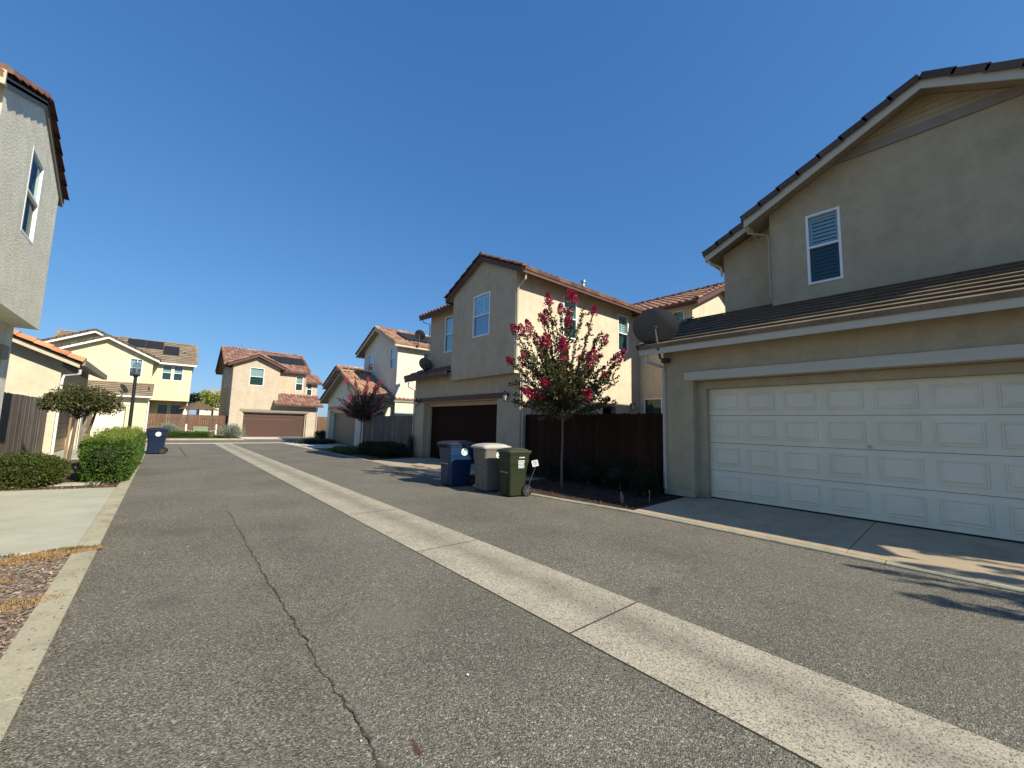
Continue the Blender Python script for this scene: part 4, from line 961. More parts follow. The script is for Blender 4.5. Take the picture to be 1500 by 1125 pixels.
# ================================================================ BINS
def rrect(cx, cy, hx, hy, r, z, n=4):
    r = min(r, hx*.98, hy*.98); p = []
    for qx, qy, a0 in ((1, 1, 0), (-1, 1, 90), (-1, -1, 180), (1, -1, 270)):
        for i in range(n+1):
            a = R(a0 + 90*i/n); p.append((cx + qx*(hx-r) + r*math.cos(a), cy + qy*(hy-r) + r*math.sin(a), z))
    return p
def make_bin(label, loc, rz, h, dep, wid, body, lid, rib=False, text=False, emblem='side', group='wheeled bins by the driveway'):
    r = thing('wheeled_bin', label, 'bin', (0, 0, 0), group)
    hx, hy = dep/2, wid/2; m = MB()
    m.loft([rrect(-.02, 0, hx*.70, hy*.80, .05, .03), rrect(-.02, 0, hx*.74, hy*.82, .06, .05), rrect(-.015, 0, hx*.80, hy*.86, .06, h*.45), rrect(-.01, 0, hx*.86, hy*.90, .06, h*.62),
            rrect(0, 0, hx*.93, hy*.95, .06, h*.70), rrect(0, 0, hx*.95, hy*.96, .06, h*.86), rrect(0, 0, hx*.99, hy*1.0, .06, h*.865), rrect(0, 0, hx*.99, hy*1.0, .06, h*.90), rrect(0, 0, hx*.93, hy*.94, .05, h*.905)])
    # front grab bar recess (alley side, -X)
    b = m.build('body', body, r, smooth=False)
    g = MB(); g.tube([(-hx*.90, -hy*.55, h*.50), (-hx*.90, hy*.55, h*.50)], .016, 8); g.build('lift_bar', 'gray_metal', r)
    q = MB(); q.box(-hx*.83, -hy*.45, h*.50, -hx*.80, hy*.45, h*.66); q.build('recess', 'rubber', r)
    q = MB(); q.box(-hx*.80-.02, -hy*.5, .06, -hx*.66, hy*.5, h*.40); q.build('front_panel', body, r)
    l = MB()
    l.loft([rrect(-.02, 0, hx*1.06, hy*1.06, .07, h*.905), rrect(-.02, 0, hx*1.07, hy*1.07, .07, h*.935), rrect(-.02, 0, hx*1.0, hy*1.0, .08, h*.955), rrect(-.01, 0, hx*.8, hy*.8, .10, h*.985), rrect(0, 0, hx*.5, hy*.5, .10, h*1.0)])
    if rib:
        for i in range(9):
            yy = -hy*.85 + hy*1.7*i/8; l.box(-hx*1.1, yy-.008, h*.84, -hx*1.04, yy+.008, h*.955)
    ll = l.build('lid', lid, r)
    hd = MB(); hd.tube([(hx*.98, -hy*.75, h*.88), (hx*1.16, -hy*.72, h*.93), (hx*1.16, hy*.72, h*.93), (hx*.98, hy*.75, h*.88)], .018, 8); hd.build('handle', lid, r)
    for s in (-1, 1):
        wm = MB(); wm.lathe((hx*.72, s*hy*.90, .13), [(.06, -.028), (.125, -.028), (.13, -.015), (.13, .015), (.125, .028), (.06, .028)], 20, axis='y'); ww = wm.build('wheel', 'rubber', r)
        hm = MB(); hm.lathe((hx*.72, s*hy*.90, .13), [(.03, -.033), (.03, .033)], 12, axis='y')
        for k in range(6):
            a = k*math.pi/3; hm.tube([(hx*.72, s*(hy*.90+.024), .13), (hx*.72+.1*math.cos(a), s*(hy*.90+.024), .13+.1*math.sin(a))], .010, 5)
        hm.build('hub', 'dish_gray', ww)
    MB().tube([(hx*.72, -hy*.9, .13), (hx*.72, hy*.9, .13)], .012, 8).build('axle', 'gray_metal', r)
    y0 = -hy*.955 - .003
    if text:
        t = MB(); rnd = random.Random(3); rows_ = [(h*.80, .022, [(-.02, .02), (.035, .125)])]
        def gl(z, hh, a, b_):
            x = a
            while x < b_-.006:
                w2 = rnd.uniform(.008, .014); t.quad((x, y0, z), (x+w2, y0, z), (x+w2, y0, z+hh), (x, y0, z+hh))
                x += w2 + .004
        gl(h*.80, .024, -.02, .015); gl(h*.80, .024, .035, .125)
        for i, (a, b_) in enumerate([(-.05, .12), (-.04, .12), (-.045, .11), (-.04, .115), (-.045, .115), (-.04, .115)]):
            gl(h*.735 - i*.030, .019, a, b_)
        t.quad((-.035, y0+.001, h*.56), (.115, y0+.001, h*.56), (.115, y0+.001, h*.68), (-.035, y0+.001, h*.68)) if False else None
        t.build('lettering', 'sticker', b)
    else:
        t = MB(); yy = -hy*.955 - .004; cx = .05; cz = h*.76 if emblem == 'side' else h*.68; rr_ = .095
        t.add([(cx+rr_*math.cos(2*math.pi*i/28), yy, cz+rr_*math.sin(2*math.pi*i/28)) for i in range(28)], [tuple(range(28))])
        tt = t.build('round_sticker', 'sticker', b)
        k = MB()
        for a0 in (90, 210, 330):
            a = R(a0); cx2, cz2 = cx+.042*math.cos(a), cz+.042*math.sin(a); ta = a+R(90)
            ux, uz = math.cos(ta), math.sin(ta); vx, vz = math.cos(a), math.sin(a)
            P = lambda u, v: (cx2+ux*u+vx*v, yy-.002, cz2+uz*u+vz*v)
            k.add([P(-.024, -.007), P(.010, -.007), P(.010, -.017), P(.030, .002), P(.010, .019), P(.010, .009), P(-.024, .009)], [tuple(range(7))])
        for i in range(22):
            if i % 3 == 2: continue
            a = 2*math.pi*i/22; P = lambda rr2, aa: (cx+rr2*math.cos(aa), yy-.002, cz+rr2*math.sin(aa))
            k.add([P(.070, a), P(.078, a), P(.078, a+.17), P(.070, a+.17)], [(0,1,2,3)])
        k.build('sticker_mark', 'sticker_ink', tt)
    r.location = loc; r.rotation_euler = (0, 0, rz)
    return r
bg_ = make_bin('dark green wheeled bin with white lettering on its side', (6.10, 7.03, 0), R(-7), 1.06, .58, .52, 'plastic_green', 'lid_green', text=True)
bw_ = make_bin('grey wheeled bin with a pale grey lid between the green and the blue bin', (6.10, 7.88, 0), R(-4), 1.12, .74, .60, 'plastic_gray', 'lid_gray')
bb_ = make_bin('blue wheeled bin with a ribbed dark lid beside the grey bin', (5.86, 9.02, 0), R(-3), 1.14, .78, .64, 'plastic_blue', 'lid_navy', rib=True)
bn_ = make_bin('navy wheeled bin standing alone past the clipped hedge on the left', (-.13, 22.9, 0), R(184), 1.10, .66, .60, 'plastic_navy', 'lid_navy')
# its sticker side must face the camera
for c in list(bn_.children):
    pass
bn_.rotation_euler = (0, 0, R(-6)); bn_.location = (-.13, 22.9, 0)

# ================================================================ DISHES
def make_dish(label, rad, parent_loc, aim, mast, group='satellite dishes'):
    """parent_loc = wall/roof foot, mast = list of offsets to dish centre, aim = facing direction of the bowl"""
    r = thing('satellite_dish', label, 'satellite dish', parent_loc, group)
    P = Vector(parent_loc); c = P + Vector(mast[-1]); z = Vector(aim).normalized(); x = z.cross(Vector((0, 0, 1))).normalized(); y = x.cross(z)
    m = MB(); rings = []; rim = []
    for i in range(7):
        rr_ = rad*(i/6); d = .16*rad*(i/6)**2*1.2
        rings.append([tuple(c + x*rr_*1.08*math.cos(2*math.pi*k/32) + y*rr_*.95*math.sin(2*math.pi*k/32) + z*d) for k in range(32)])
    back = [[tuple(Vector(p)-z*.012) for p in rg] for rg in rings]
    m.loft(rings[::-1] + back[0:] , cap=False)
    m.build('bowl', 'dish_gray', r, smooth=True)
    a = MB(); a.tube([P + Vector(q) for q in mast[:-1]] + [c - z*.05], .022*rad/.45+.006, 8); a.lathe(c - z*.03, [(.02, -.03), (.06, -.02), (.06, .02)], 12) if False else None
    a.tube([c-z*.06, c-z*.005], .06*rad/.45, 10)
    a.build('mast', 'dish_gray', r)
    f = MB(); tip = c + z*rad*1.15 - y*rad*.55; f.tube([c - y*rad*.95 + z*.05, tip], .014, 6); f.tube([tip - x*.06 - z*.02, tip + x*.06 - z*.02], .028, 8); f.build('feed_arm', 'black_metal', r)
    b_ = MB(); b_.box(P.x-.07, P.y-.07, P.z-.06, P.x+.07, P.y+.07, P.z+.04); b_.build('foot_bracket', 'black_metal', r)
    return r
make_dish('large dark satellite dish on the eave corner above the white garage', .46, (8.52, 4.66, 3.12), (.80, .36, .52), [(0, 0, 0), (-.14, .05, .03), (-.24, .04, .22), (-.30, .06, .50), (-.30, .08, .70)])
make_dish('satellite dish low on the lower roof beside the brown garage house', .33, (8.75, 16.35, 3.93), (.80, .42, .5), [(0, 0, 0), (0, 0, .1), (0, 0, .28)])
make_dish('satellite dish at the eave of the white house, above the other dish', .34, (11.45, 22.50, 6.30), (.80, .42, .5), [(0, 0, 0), (.02, -.12, .1), (.04, -.15, .35), (.05, -.12, .66)])
make_dish('satellite dish on the garage eave of the pale yellow house', .36, (-2.35, 39.42, 2.75), (.82, .40, .5), [(0, 0, 0), (0, -.1, .1), (0, -.1, .35), (0, -.05, .72)])

# ================================================================ STREET LAMP
lp = thing('street_lamp', 'black post lamp with a clear glass lantern behind the clipped hedge', 'street lamp', (-1.22, 27.0, 0))
m = MB(); m.lathe((-1.22, 27, 0), [(.13, 0), (.13, .35), (.09, .42), (.075, .6), (.065, 3.45), (.10, 3.5), (.12, 3.56), (.05, 3.60)], 14); m.build('post', 'black_metal', lp)
m = MB(); m.lathe((-1.22, 27, 0), [(.11, 3.60), (.17, 3.72), (.175, 3.95), (.13, 4.10), (.05, 4.17)], 16); m.build('lantern_glass', 'lamp_glass', lp)
m = MB(); m.lathe((-1.22, 27, 0), [(.03, 3.6), (.04, 3.9), (.02, 4.0)], 8)
m.lathe((-1.22, 27, 0), [(.07, 4.13), (.075, 4.18), (.03, 4.28), (.01, 4.38)], 12); m.build('lantern_cap', 'gray_metal', lp)

# ================================================================ VEGETATION
def leaf(m, p, d, l, w_, rnd):
    d = d.normalized(); s = d.cross(Vector((rnd.gauss(0, 1), rnd.gauss(0, 1), rnd.gauss(0, 1))))
    if s.length < 1e-4: s = Vector((1, 0, 0))
    s.normalize(); a = p; b = p + d*l*.5 + s*w_*.5; c = p + d*l; e = p + d*l*.5 - s*w_*.5
    k = len(m.v); m.v += [tuple(a), tuple(b), tuple(c), tuple(e)]; m.f.append((k, k+1, k+2, k+3))
def rv(rnd, k=1.0): return Vector((rnd.gauss(0, k), rnd.gauss(0, k), rnd.gauss(0, k)))
from mathutils import noise as mn
def shrub(name, label, cat, c, rx, ry, rz, n, mat, ls=.045, seed=1, box=0.0, lump=.12, core='core_green', group=None, stem=True, top=None, fr=1.7, zbase=0.05, shell=.78):
    """clipped shrub: leaves in the outer shell of a (super)ellipsoid + solid dark core added to block light"""
    rnd = random.Random(seed); r = thing(name, label, cat, (c[0], c[1], zbase), group); C = Vector(c)
    def surf(d):
        e = 2 + box*8
        k = (abs(d.x)**e + abs(d.y)**e + abs(d.z)**e)**(-1/e)
        p = Vector((d.x*rx, d.y*ry, d.z*rz))*k
        return p*(1 + lump*mn.noise(Vector((p.x, p.y, p.z))*fr + C) + lump*.5*mn.noise(Vector((p.x, p.y, p.z))*fr*3 + C))
    m = MB()
    while len(m.f) < n:
        # area-uniform-ish: sample in box, project
        q = Vector((rnd.uniform(-1, 1), rnd.uniform(-1, 1), rnd.uniform(-1, 1)))
        if box > .2:
            ax = rnd.choices((0, 1, 2), weights=(ry*rz, rx*rz, rx*ry))[0]; q[ax] = rnd.choice((-1, 1))
            d = q
        else: d = q
        if d.length < .2: continue
        d = d.normalized() if box <= .2 else d/max(abs(d.x), abs(d.y), abs(d.z))
        dn = d.normalized(); s = surf(d if box > .2 else dn)
        p = C + s; dep = rnd.uniform(-.03, 1)**1.0 if rnd.random() < .9 else -.05; thick = min(.16, (1-shell)*max(min(rx, ry, rz), .3)*1.6+.05)
        if p.z < zbase: continue
        nrm = Vector((dn.x/rx, dn.y/ry, dn.z/rz)) if box <= .2 else Vector([(abs(q_/r_)**(1+box*8))*(1 if q_ > 0 else -1)/r_ for q_, r_ in zip(s, (rx, ry, rz))])
        nrm.normalize(); p = p - nrm*(thick*max(dep, -.05)**1.4 if dep > 0 else -.02)
        leaf(m, p, nrm*.7 + rv(rnd, .55) + Vector((0, 0, .25)), ls*rnd.uniform(.6, 1.3), ls*rnd.uniform(.35, .6), rnd)
    m.build('foliage', mat, r)
    if top:
        m = MB()
        for _ in range(top[0]):
            x = rnd.uniform(-1, 1)*rx*.9; y = rnd.uniform(-1, 1)*ry*.95; b0 = C + Vector((x, y, rz*.9)); hh = top[1]*rnd.uniform(.3, 1.0); dd = Vector((rnd.gauss(0, .25), rnd.gauss(0, .25), 1)).normalized()
            for i in range(9): leaf(m, b0 + dd*hh*(i/9), dd*.6 + rv(rnd, .6), ls*.9, ls*.35, rnd)
        m.build('sprouts', 'leaf_top', r)
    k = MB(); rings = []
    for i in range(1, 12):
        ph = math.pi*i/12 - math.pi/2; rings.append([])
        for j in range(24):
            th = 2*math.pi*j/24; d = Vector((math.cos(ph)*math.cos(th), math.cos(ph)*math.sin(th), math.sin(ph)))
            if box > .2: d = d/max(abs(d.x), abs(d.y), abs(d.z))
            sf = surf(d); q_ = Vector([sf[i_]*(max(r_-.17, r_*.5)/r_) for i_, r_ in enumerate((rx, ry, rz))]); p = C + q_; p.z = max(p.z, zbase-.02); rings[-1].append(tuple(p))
    k.loft(rings); k.build('light_block_core', core, r)  # solid dark body added inside the leaves to block light
    if stem:
        s = MB(); s.tube([(c[0], c[1], 0), (c[0], c[1], c[2])], [.04, .02], 6); s.build('stem', 'bark', r)
    return r
shrub('hedge', 'long clipped green hedge along the left kerb in front of the lamp post', 'hedge', (-.93, 16.9, .50), .45, 4.15, .47, 56000, 'leaf_hedge', .052, 2, box=.6, lump=.10, top=(900, .34), zbase=.03, shell=.86)
shrub('bush', 'low rounded clipped bush beside the concrete driveway at the left edge', 'bush', (-2.20, 13.05, .36), .72, .55, .37, 15000, 'leaf_bush', .046, 3, zbase=.03, lump=.10)
shrub('bush', 'small dark rounded bush at the corner of the white garage', 'bush', (8.25, 5.05, .36), .27, .30, .30, 3000, 'leaf_dark', .045, 4, zbase=.05)
rb = random.Random(12)
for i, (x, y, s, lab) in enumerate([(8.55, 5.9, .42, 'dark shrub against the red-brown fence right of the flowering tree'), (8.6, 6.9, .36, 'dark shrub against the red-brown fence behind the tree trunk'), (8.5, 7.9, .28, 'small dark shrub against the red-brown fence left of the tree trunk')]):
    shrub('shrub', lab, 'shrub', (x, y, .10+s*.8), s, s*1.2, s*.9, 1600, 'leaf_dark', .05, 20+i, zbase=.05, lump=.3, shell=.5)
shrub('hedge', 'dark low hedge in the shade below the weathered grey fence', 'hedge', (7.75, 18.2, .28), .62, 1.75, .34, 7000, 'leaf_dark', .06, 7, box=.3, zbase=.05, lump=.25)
shrub('shrub', 'low spreading blue-green shrub at the kerb before the olive garage', 'shrub', (7.1, 20.7, .12), .7, 1.5, .22, 4500, 'leaf_hedge', .06, 8, zbase=.03, lump=.35)
shrub('shrub', 'narrow dark shrub at the corner pillar of the brown garage', 'shrub', (8.38, 16.6, .50), .13, .14, .48, 900, 'leaf_dark', .05, 9, zbase=.05, lump=.4, shell=.4)
shrub('shrub', 'low dark spreading shrub past the olive garage driveway', 'shrub', (7.9, 29.4, .16), 1.1, 1.0, .22, 3000, 'leaf_dark', .07, 10, zbase=.03, lump=.35)
shrub('hedge', 'low square hedge along the far kerb in front of the green utility cabinet', 'hedge', (.9, 38.5, .28), 1.9, .33, .24, 7000, 'leaf_hedge', .07, 11, box=.6, zbase=.05)
shrub('shrub', 'low green ground shrub right of the low far hedge', 'shrub', (3.6, 38.4, .15), .75, .3, .14, 1200, 'leaf_hedge', .07, 13, zbase=.05)
shrub('bush', 'small golden green bush right of the red-brown garage door', 'bush', (10.55, 38.6, .38), .38, .35, .32, 1500, 'leaf_bush', .07, 14, zbase=.05)
shrub('bush', 'low yellow-green bush farthest right of the end house', 'bush', (11.8, 39.2, .3), .6, .5, .28, 1600, 'leaf_top', .07, 15, zbase=.05)
shrub('bush', 'dark narrow bush in front of the golden bush at the far right corner', 'bush', (10.6, 37.5, .35), .28, .28, .42, 1200, 'leaf_dark', .07, 16, zbase=.05, lump=.3)
def sage(label, x, y, r_, h, seed):
    rnd = random.Random(seed); r = thing('sage_bush', label, 'bush', (x, y, .06), 'grey-green bushes by the far kerb'); m = MB()
    for _ in range(900):
        a = rnd.uniform(0, 6.28); e = rnd.uniform(.15, 1.5); d = Vector((math.cos(a)*math.cos(e), math.sin(a)*math.cos(e), math.sin(e)*h/r_))
        l = r_*rnd.uniform(.6, 1.05); p = Vector((x+rnd.gauss(0, .12), y+rnd.gauss(0, .12), .08))
        for i in range(6):
            q = p + d*l*(.45+.55*i/5); leaf(m, q, d*.6+rv(rnd, .3), .12, .035, rnd)
    m.build('foliage', 'leaf_sage', r)
    k = MB(); k.tube([(x, y, 0), (x, y, .5)], [.05, .02], 6); k.build('stem', 'bark', r); return r
sage('grey-green bush behind the low hedge, left of the utility cabinet', .35, 39.4, .95, 1.0, 1)
sage('grey-green bush left of the red-brown garage door', 4.15, 38.8, 1.05, 1.05, 2)

# topiary tree
def topiary():
    r = thing('clipped_tree', 'small tree clipped to a flat dark crown, left of the lamp post', 'tree', (-1.86, 15.6, .05)); rnd = random.Random(9)
    t = MB(); t.tube([(-1.80, 15.6, 0), (-1.77, 15.62, .8), (-1.74, 15.6, 1.5), (-1.7, 15.6, 1.85)], [.04, .034, .03, .02], 8); t.tube([(-1.62, 15.85, 0), (-1.56, 15.84, .8), (-1.46, 15.75, 1.35), (-1.38, 15.7, 1.85)], [.035, .03, .03, .02], 8)
    for i in range(9):
        a = i*.7; t.tube([(-1.72, 15.6, 1.45), (-1.68+math.cos(a)*.5, 15.6+math.sin(a)*.4, 1.9)], [.018, .006], 5)
    t.build('trunk', 'bark_pale', r)
    m = MB(); C = Vector((-1.66, 15.55, 1.93)); n = 0
    cl = [(-.52, 0, -.06, .26), (-.3, .1, .12, .30), (-.05, -.1, .14, .30), (.22, .1, .08, .30), (.45, -.05, 0, .28), (.58, .1, -.14, .20), (-.15, .3, .02, .28), (.15, -.3, .0, .26), (-.4, -.25, -.05, .24), (.35, .3, -.08, .24), (-.66, .05, -.12, .14), (.02, 0, -.1, .28), (.36, -.2, -.16, .2), (-.2, -.2, -.12, .22)]
    for cx, cy, cz, cr in cl:
        for _ in range(int(9500*cr*cr)):
            d = rv(rnd).normalized(); p = C + Vector((cx, cy, cz)) + Vector((d.x, d.y, d.z*.95))*cr*rnd.uniform(.55, 1.08)
            leaf(m, p, d + rv(rnd, .6), .062*rnd.uniform(.6, 1.2), .034, rnd)
    m.build('crown', 'leaf_topiary', r)
    s = MB(); s.tube([(-1.85, 15.45, 0), (-1.83, 15.5, 1.60)], .024, 7)
    tag(s.build('tree_stake', 'stake', None), 'bare wooden stake tied against the clipped tree', 'stake')
topiary()

# crape myrtle with magenta flowers
def crepe(name, label, base, scale, seed, shoots=74, petal='petal', group='flowering trees along the alley', bloom=1.0, leafm='leaf_crepe'):
    rnd = random.Random(seed); r = thing(name, label, 'tree', base, group); B = Vector(base)
    t = MB(); lf = MB(); fl = MB()
    k0 = Vector((0, 0, 1.72)); t.tube([B, B+Vector((-.015, 0, .6))*scale, B+Vector((.01, 0, 1.15))*scale, B+Vector((0, 0, 1.72))*scale], [.036*scale, .030*scale, .028*scale, .024*scale], 9)
    for i in range(shoots):
        a = i*2.39996 + rnd.uniform(-.3, .3); q = (i+.5)/shoots; el = R(85) - R(82)*q**.85 + rnd.gauss(0, .07)
        L = (2.85 - 1.55*q**1.0)*rnd.uniform(.55, 1.06)
        d = Vector((math.cos(a)*math.cos(el), math.sin(a)*math.cos(el), math.sin(el)))
        pts = [k0 + Vector((0, 0, rnd.uniform(-.1, .35)))]; cur = d.copy(); nseg = 9
        start_up = Vector((d.x, d.y, d.z*.6+.35)).normalized()
        for s in range(nseg):
            f = s/nseg; dd = (start_up*(1-f) + d*f + Vector((0, 0, .10*f))).normalized() + rv(rnd, .045)
            pts.append(pts[-1] + dd*L/nseg)
        P = [B + p*scale for p in pts]
        t.tube(P, [(.011-.009*j/nseg)*scale for j in range(nseg+1)], 5, cap=False)
        twigs = []
        for j in range(2, nseg):
            if rnd.random() < .95:
                td = ((P[j+1]-P[j]).normalized() + rv(rnd, .55)); td.z += .1; td.normalize(); tl = rnd.uniform(.18, .50)*scale*(1.15-.05*j)
                tp = [P[j] + td*tl*x/3 for x in range(4)]; t.tube(tp, [.005*scale, .004*scale, .003*scale, .002*scale], 4, cap=False); twigs.append(tp)
        def leaves(pp, den, a0=.0):
            for u, v in zip(pp, pp[1:]):
                n = max(1, int((v-u).length/scale*den)); ax = (v-u).normalized()
                for q_ in range(n):
                    p = u.lerp(v, (q_+rnd.random())/n); sd = ax.cross(rv(rnd)).normalized()
                    leaf(lf, p, sd + ax*.7 + Vector((0, 0, .1)), .085*scale*rnd.uniform(.6, 1.2), .048*scale, rnd)
        leaves(P[1:], 62)
        for tp in twigs: leaves(tp, 62)
        # flower panicle
        if rnd.random() < (.80 if q < .55 else .34)*bloom:
            tip = P[-1]; ax = (P[-1]-P[-2]).normalized(); pl = rnd.uniform(.20, .40)*scale
            for _ in range(int(300*pl/.25/scale*1.0)):
                f = rnd.random(); rr_ = (.10*(1-f)**.7+.015)*scale*rnd.uniform(.3, 1.1); sd = ax.cross(rv(rnd)).normalized()
                p = tip + ax*(f*pl-.04*scale) + sd*rr_; leaf(fl, p, sd+rv(rnd, .7), .036*scale, .034*scale, rnd)
            for tp in twigs[-2:]:
                if rnd.random() < .55:
                    for _ in range(50):
                        p = tp[-1] + rv(rnd, .028*scale); leaf(fl, p, rv(rnd), .034*scale, .032*scale, rnd)
    t.build('trunk', 'bark_pale', r); lf.build('leaves', leafm, r); fl.build('flowers', petal, r)
    return r
T1 = crepe('crape_myrtle', 'flowering tree with upright magenta blossoms in front of the dark red-brown fence', (7.62, 6.95, .06), 1.0, 5)
T2 = crepe('crape_myrtle', 'smaller flowering tree with pink blossoms beside the olive garage door', (8.35, 22.6, .05), .90, 8, shoots=50, petal='petal_pink', bloom=.75, leafm='leaf_crepe_red')
T3 = crepe('crape_myrtle', 'flowering tree nearest the camera, past the right end of the white garage', (8.25, -6.35, .05), 1.06, 14, shoots=130)
# far trees
def far_tree(label, x, y, h, r_, mat, seed, n=1500):
    rnd = random.Random(seed); r = thing('tree', label, 'tree', (x, y, 0)); MB().tube([(x, y, 0), (x, y, h*.7)], [.15, .06], 7).build('trunk', 'bark', r); m = MB()
    cl = [(Vector((x, y, h*.68)) + Vector((rnd.uniform(-1, 1), rnd.uniform(-1, 1), rnd.uniform(-.7, .8)))*r_*.6, r_*rnd.uniform(.3, .5)) for _ in range(12)]
    for _ in range(n):
        c, cr = rnd.choice(cl); d = rv(rnd).normalized(); leaf(m, c + d*cr*rnd.uniform(.5, 1.1), d+rv(rnd, .6), .22, .13, rnd)
    m.build('crown', mat, r)
far_tree('bright yellow-green tree behind the patio umbrella', 3.9, 54, 5.0, 1.3, 'leaf_yellow', 1)
far_tree('dark green tree far behind the patio fence, left of the white house', 2.3, 66, 5.6, 1.4, 'leaf_dark', 2)
# weed growing over the left kerb
r = thing('weed', 'small straggly weed growing over the left kerb', 'weed', (-.52, 2.95, .03)); m = MB(); rnd = random.Random(4)
for i in range(16):
    a = rnd.uniform(-2.2, 1.0); l = rnd.uniform(.06, .19); p = Vector((-.56, 2.98, .03)); d = Vector((math.cos(a), math.sin(a), .25)).normalized()
    m.tube([p, p+d*l*.6, p+d*l-Vector((0, 0, .012))], .0018, 3)
    for j in range(14): leaf(m, p+d*l*rnd.uniform(.2, 1), rv(rnd)+Vector((0, 0, .4)), .016, .006, rnd)
m.build('stalks', 'leaf_sage', r)
grass('weed_seeds', 'leaf_sage', [(-.36, 2.72, .012)], 260, .02, 8, .07, .05)
m = MB()
rl = random.Random(77)
for _ in range(26):
    x = rl.uniform(-.4, 6.2); y = rl.uniform(1.2, 12); s = rl.uniform(.006, .014); a = rl.uniform(0, 6.28)
    if 2.4 < x < 3.45: continue
    m.add([(x+s*math.cos(a+k*1.57)*(1 if k % 2 else .6), y+s*math.sin(a+k*1.57), .010+.004*(k % 2)) for k in range(4)], [(0,1,2,3)])
m.build('fallen_petals', 'sticker', None, kind='stuff')

def litter(name, mat, spots, n, s0, s1, seed):
    rnd = random.Random(seed); m = MB()
    for _ in range(n):
        x0, y0, x1, y1, sp = rnd.choice(spots); f = rnd.random(); x = x0+(x1-x0)*f+rnd.gauss(0, sp); y = y0+(y1-y0)*f+rnd.gauss(0, sp)
        a = rnd.uniform(0, 6.28); l = rnd.uniform(s0, s1); ca, sa = math.cos(a)*l, math.sin(a)*l; z = (.034 if x < -.43 else .009) + (.03 if x > redge(y) else 0)
        m.add([(x-ca, y-sa, z), (x+sa*.45, y-ca*.45, z+l*.35), (x+ca, y+sa, z+.002), (x-sa*.45, y+ca*.45, z+l*.2)], [(0,1,2,3)])
    return m.build(name, mat, None, kind='stuff')
litter('leaf_litter', 'chips_mat', [(-.42, 1.5, -.42, 12, .03), (-.42, 9, -.42, 22, .05), (6.6, 4.5, 6.35, 10, .05), (2.45, 1, 2.45, 14, .02), (-.55, 2.4, -.5, 6.9, .09), (6.7, -1, 6.7, 4.5, .04)], 420, .006, .016, 31)
litter('fallen_blossom', 'petal', [(6.9, 5.2, 7.6, 9.0, .5), (6.3, 6, 6.5, 12, .35)], 260, .008, .016, 32)
# ================================================================ SMALL THINGS
r = thing('yard_sign', 'small tilted white square sign on a thin stake beside the green bin', 'sign', (6.93, 7.35, .03))
c = Vector((6.98, 7.25, .66)); e = Vector((.76, -.60, .25)).normalized(); u = Vector((-.10, .30, .95)); u = (u - e*u.dot(e)).normalized(); nn = e.cross(u)
m = MB(); v = [c+e*a+u*b_ for a, b_ in ((-.075, -.075), (.075, -.075), (.075, .075), (-.075, .075))]; m.add(v+[x-nn*.004 for x in v], [(0,1,2,3),(7,6,5,4),(0,4,5,1),(1,5,6,2),(2,6,7,3),(3,7,4,0)]); m.build('panel', 'sticker', r)
m = MB()
for i, (zz, l) in enumerate(((.04, .05), (.012, .055), (-.016, .045), (-.044, .05))):
    for s in (1, -1):
        q = [c+e*a+u*b_+nn*.003*s for a, b_ in ((-l, zz), (l, zz), (l, zz+.012), (-l, zz+.012))]; m.add(q, [(0,1,2,3)])
m.build('printed_lines', 'sticker_ink', r)
MB().tube([(6.86, 7.40, .0), c-u*.07], .006, 6).build('stake', 'gray_metal', r)
m = MB(); m.tube([(7.27, 4.98, .03), (7.27, 4.99, .26)], .020, 7); m.tube([(7.31, 4.97, .03), (7.30, 4.97, .20)], .014, 7); tag(m.build('cut_stump', 'stake', None), 'short pale cut stump in the bark bed left of the white garage driveway', 'stump')
m = MB(); m.tube([(7.72, 4.62, .03), (7.73, 4.62, .27)], .008, 6); m.tube([(7.725, 4.62, .27), (7.725, 4.62, .30)], .016, 8); tag(m.build('irrigation_riser', 'trim_taupe', None), 'thin grey irrigation riser in the bark bed beside the small dark bush', 'pipe')
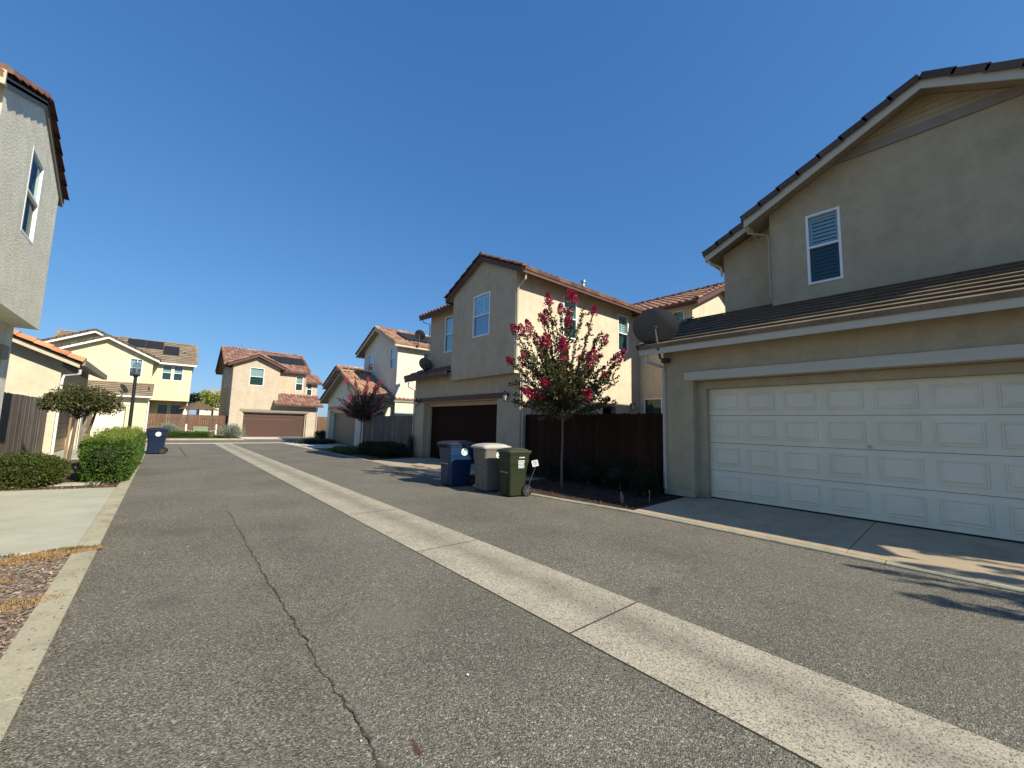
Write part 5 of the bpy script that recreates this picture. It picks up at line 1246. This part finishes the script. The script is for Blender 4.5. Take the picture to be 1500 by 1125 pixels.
# utility cabinet, bollards and rope
r = thing('utility_cabinet', 'low pale green utility cabinet behind the far hedge', 'cabinet', (2.2, 39.4, .05))
m = MB(); m.loft([rrect(2.2, 39.4, .46, .38, .03, .05), rrect(2.2, 39.4, .46, .38, .03, .80)]); m.build('body', 'util_green', r)
m = MB(); m.loft([rrect(2.2, 39.4, .49, .41, .03, .80), rrect(2.2, 39.4, .49, .41, .03, .86), rrect(2.2, 39.4, .44, .36, .03, .90)]); m.build('lid', 'util_green', r)
bo = thing('bollard', 'white post left of the green utility cabinet', 'post', (1.32, 38.95, .05), 'white posts round the utility cabinet')
MB().lathe((1.32, 38.95, .05), [(.06, 0), (.06, .98), (.045, 1.03), (.01, 1.04)], 12).build('post', 'trim_white', bo)
b2 = dup(bo, (3.15, 38.95, .05), label='white post right of the green utility cabinet')
m = MB(); m.tube([(1.32 + 1.83*i/10, 38.88, .62 - .10*math.sin(math.pi*i/10)) for i in range(11)], .012, 6); tag(m.build('rope', 'trim_white', None), 'pale rope slung between the two white posts', 'rope')
# patio umbrella and folded umbrella
r = thing('patio_umbrella', 'large open brown patio umbrella behind the far fence', 'umbrella', (2.15, 43.2, .05))
m = MB(); n = 8; ctr = (2.15, 43.2, 2.98); rim = [(2.15+1.45*math.cos(2*math.pi*(i+.5)/n), 43.2+1.45*math.sin(2*math.pi*(i+.5)/n), 2.25) for i in range(n)]
m.add([ctr]+rim, [(0, 1+i, 1+(i+1) % n) for i in range(n)]); m.build('canopy', 'canvas_tan', r)
m = MB()
for p in rim: m.tube([(2.15, 43.2, 2.93), (p[0], p[1], p[2]-.03)], .02, 5)
m.build('ribs', 'black_metal', r); MB().tube([(2.15, 43.2, .05), (2.15, 43.2, 3.02)], .03, 8).build('pole', 'black_metal', r)
r = thing('closed_umbrella', 'white closed umbrella top behind the far fence left of the brown one', 'umbrella', (1.25, 42.0, .05))
MB().lathe((1.25, 42.0, 0), [(.20, 1.5), (.19, 1.75), (.10, 2.1), (.02, 2.25)], 10).build('canopy', 'trim_white', r); MB().tube([(1.25, 42, .05), (1.25, 42, 1.6)], .025, 8).build('pole', 'trim_taupe', r)
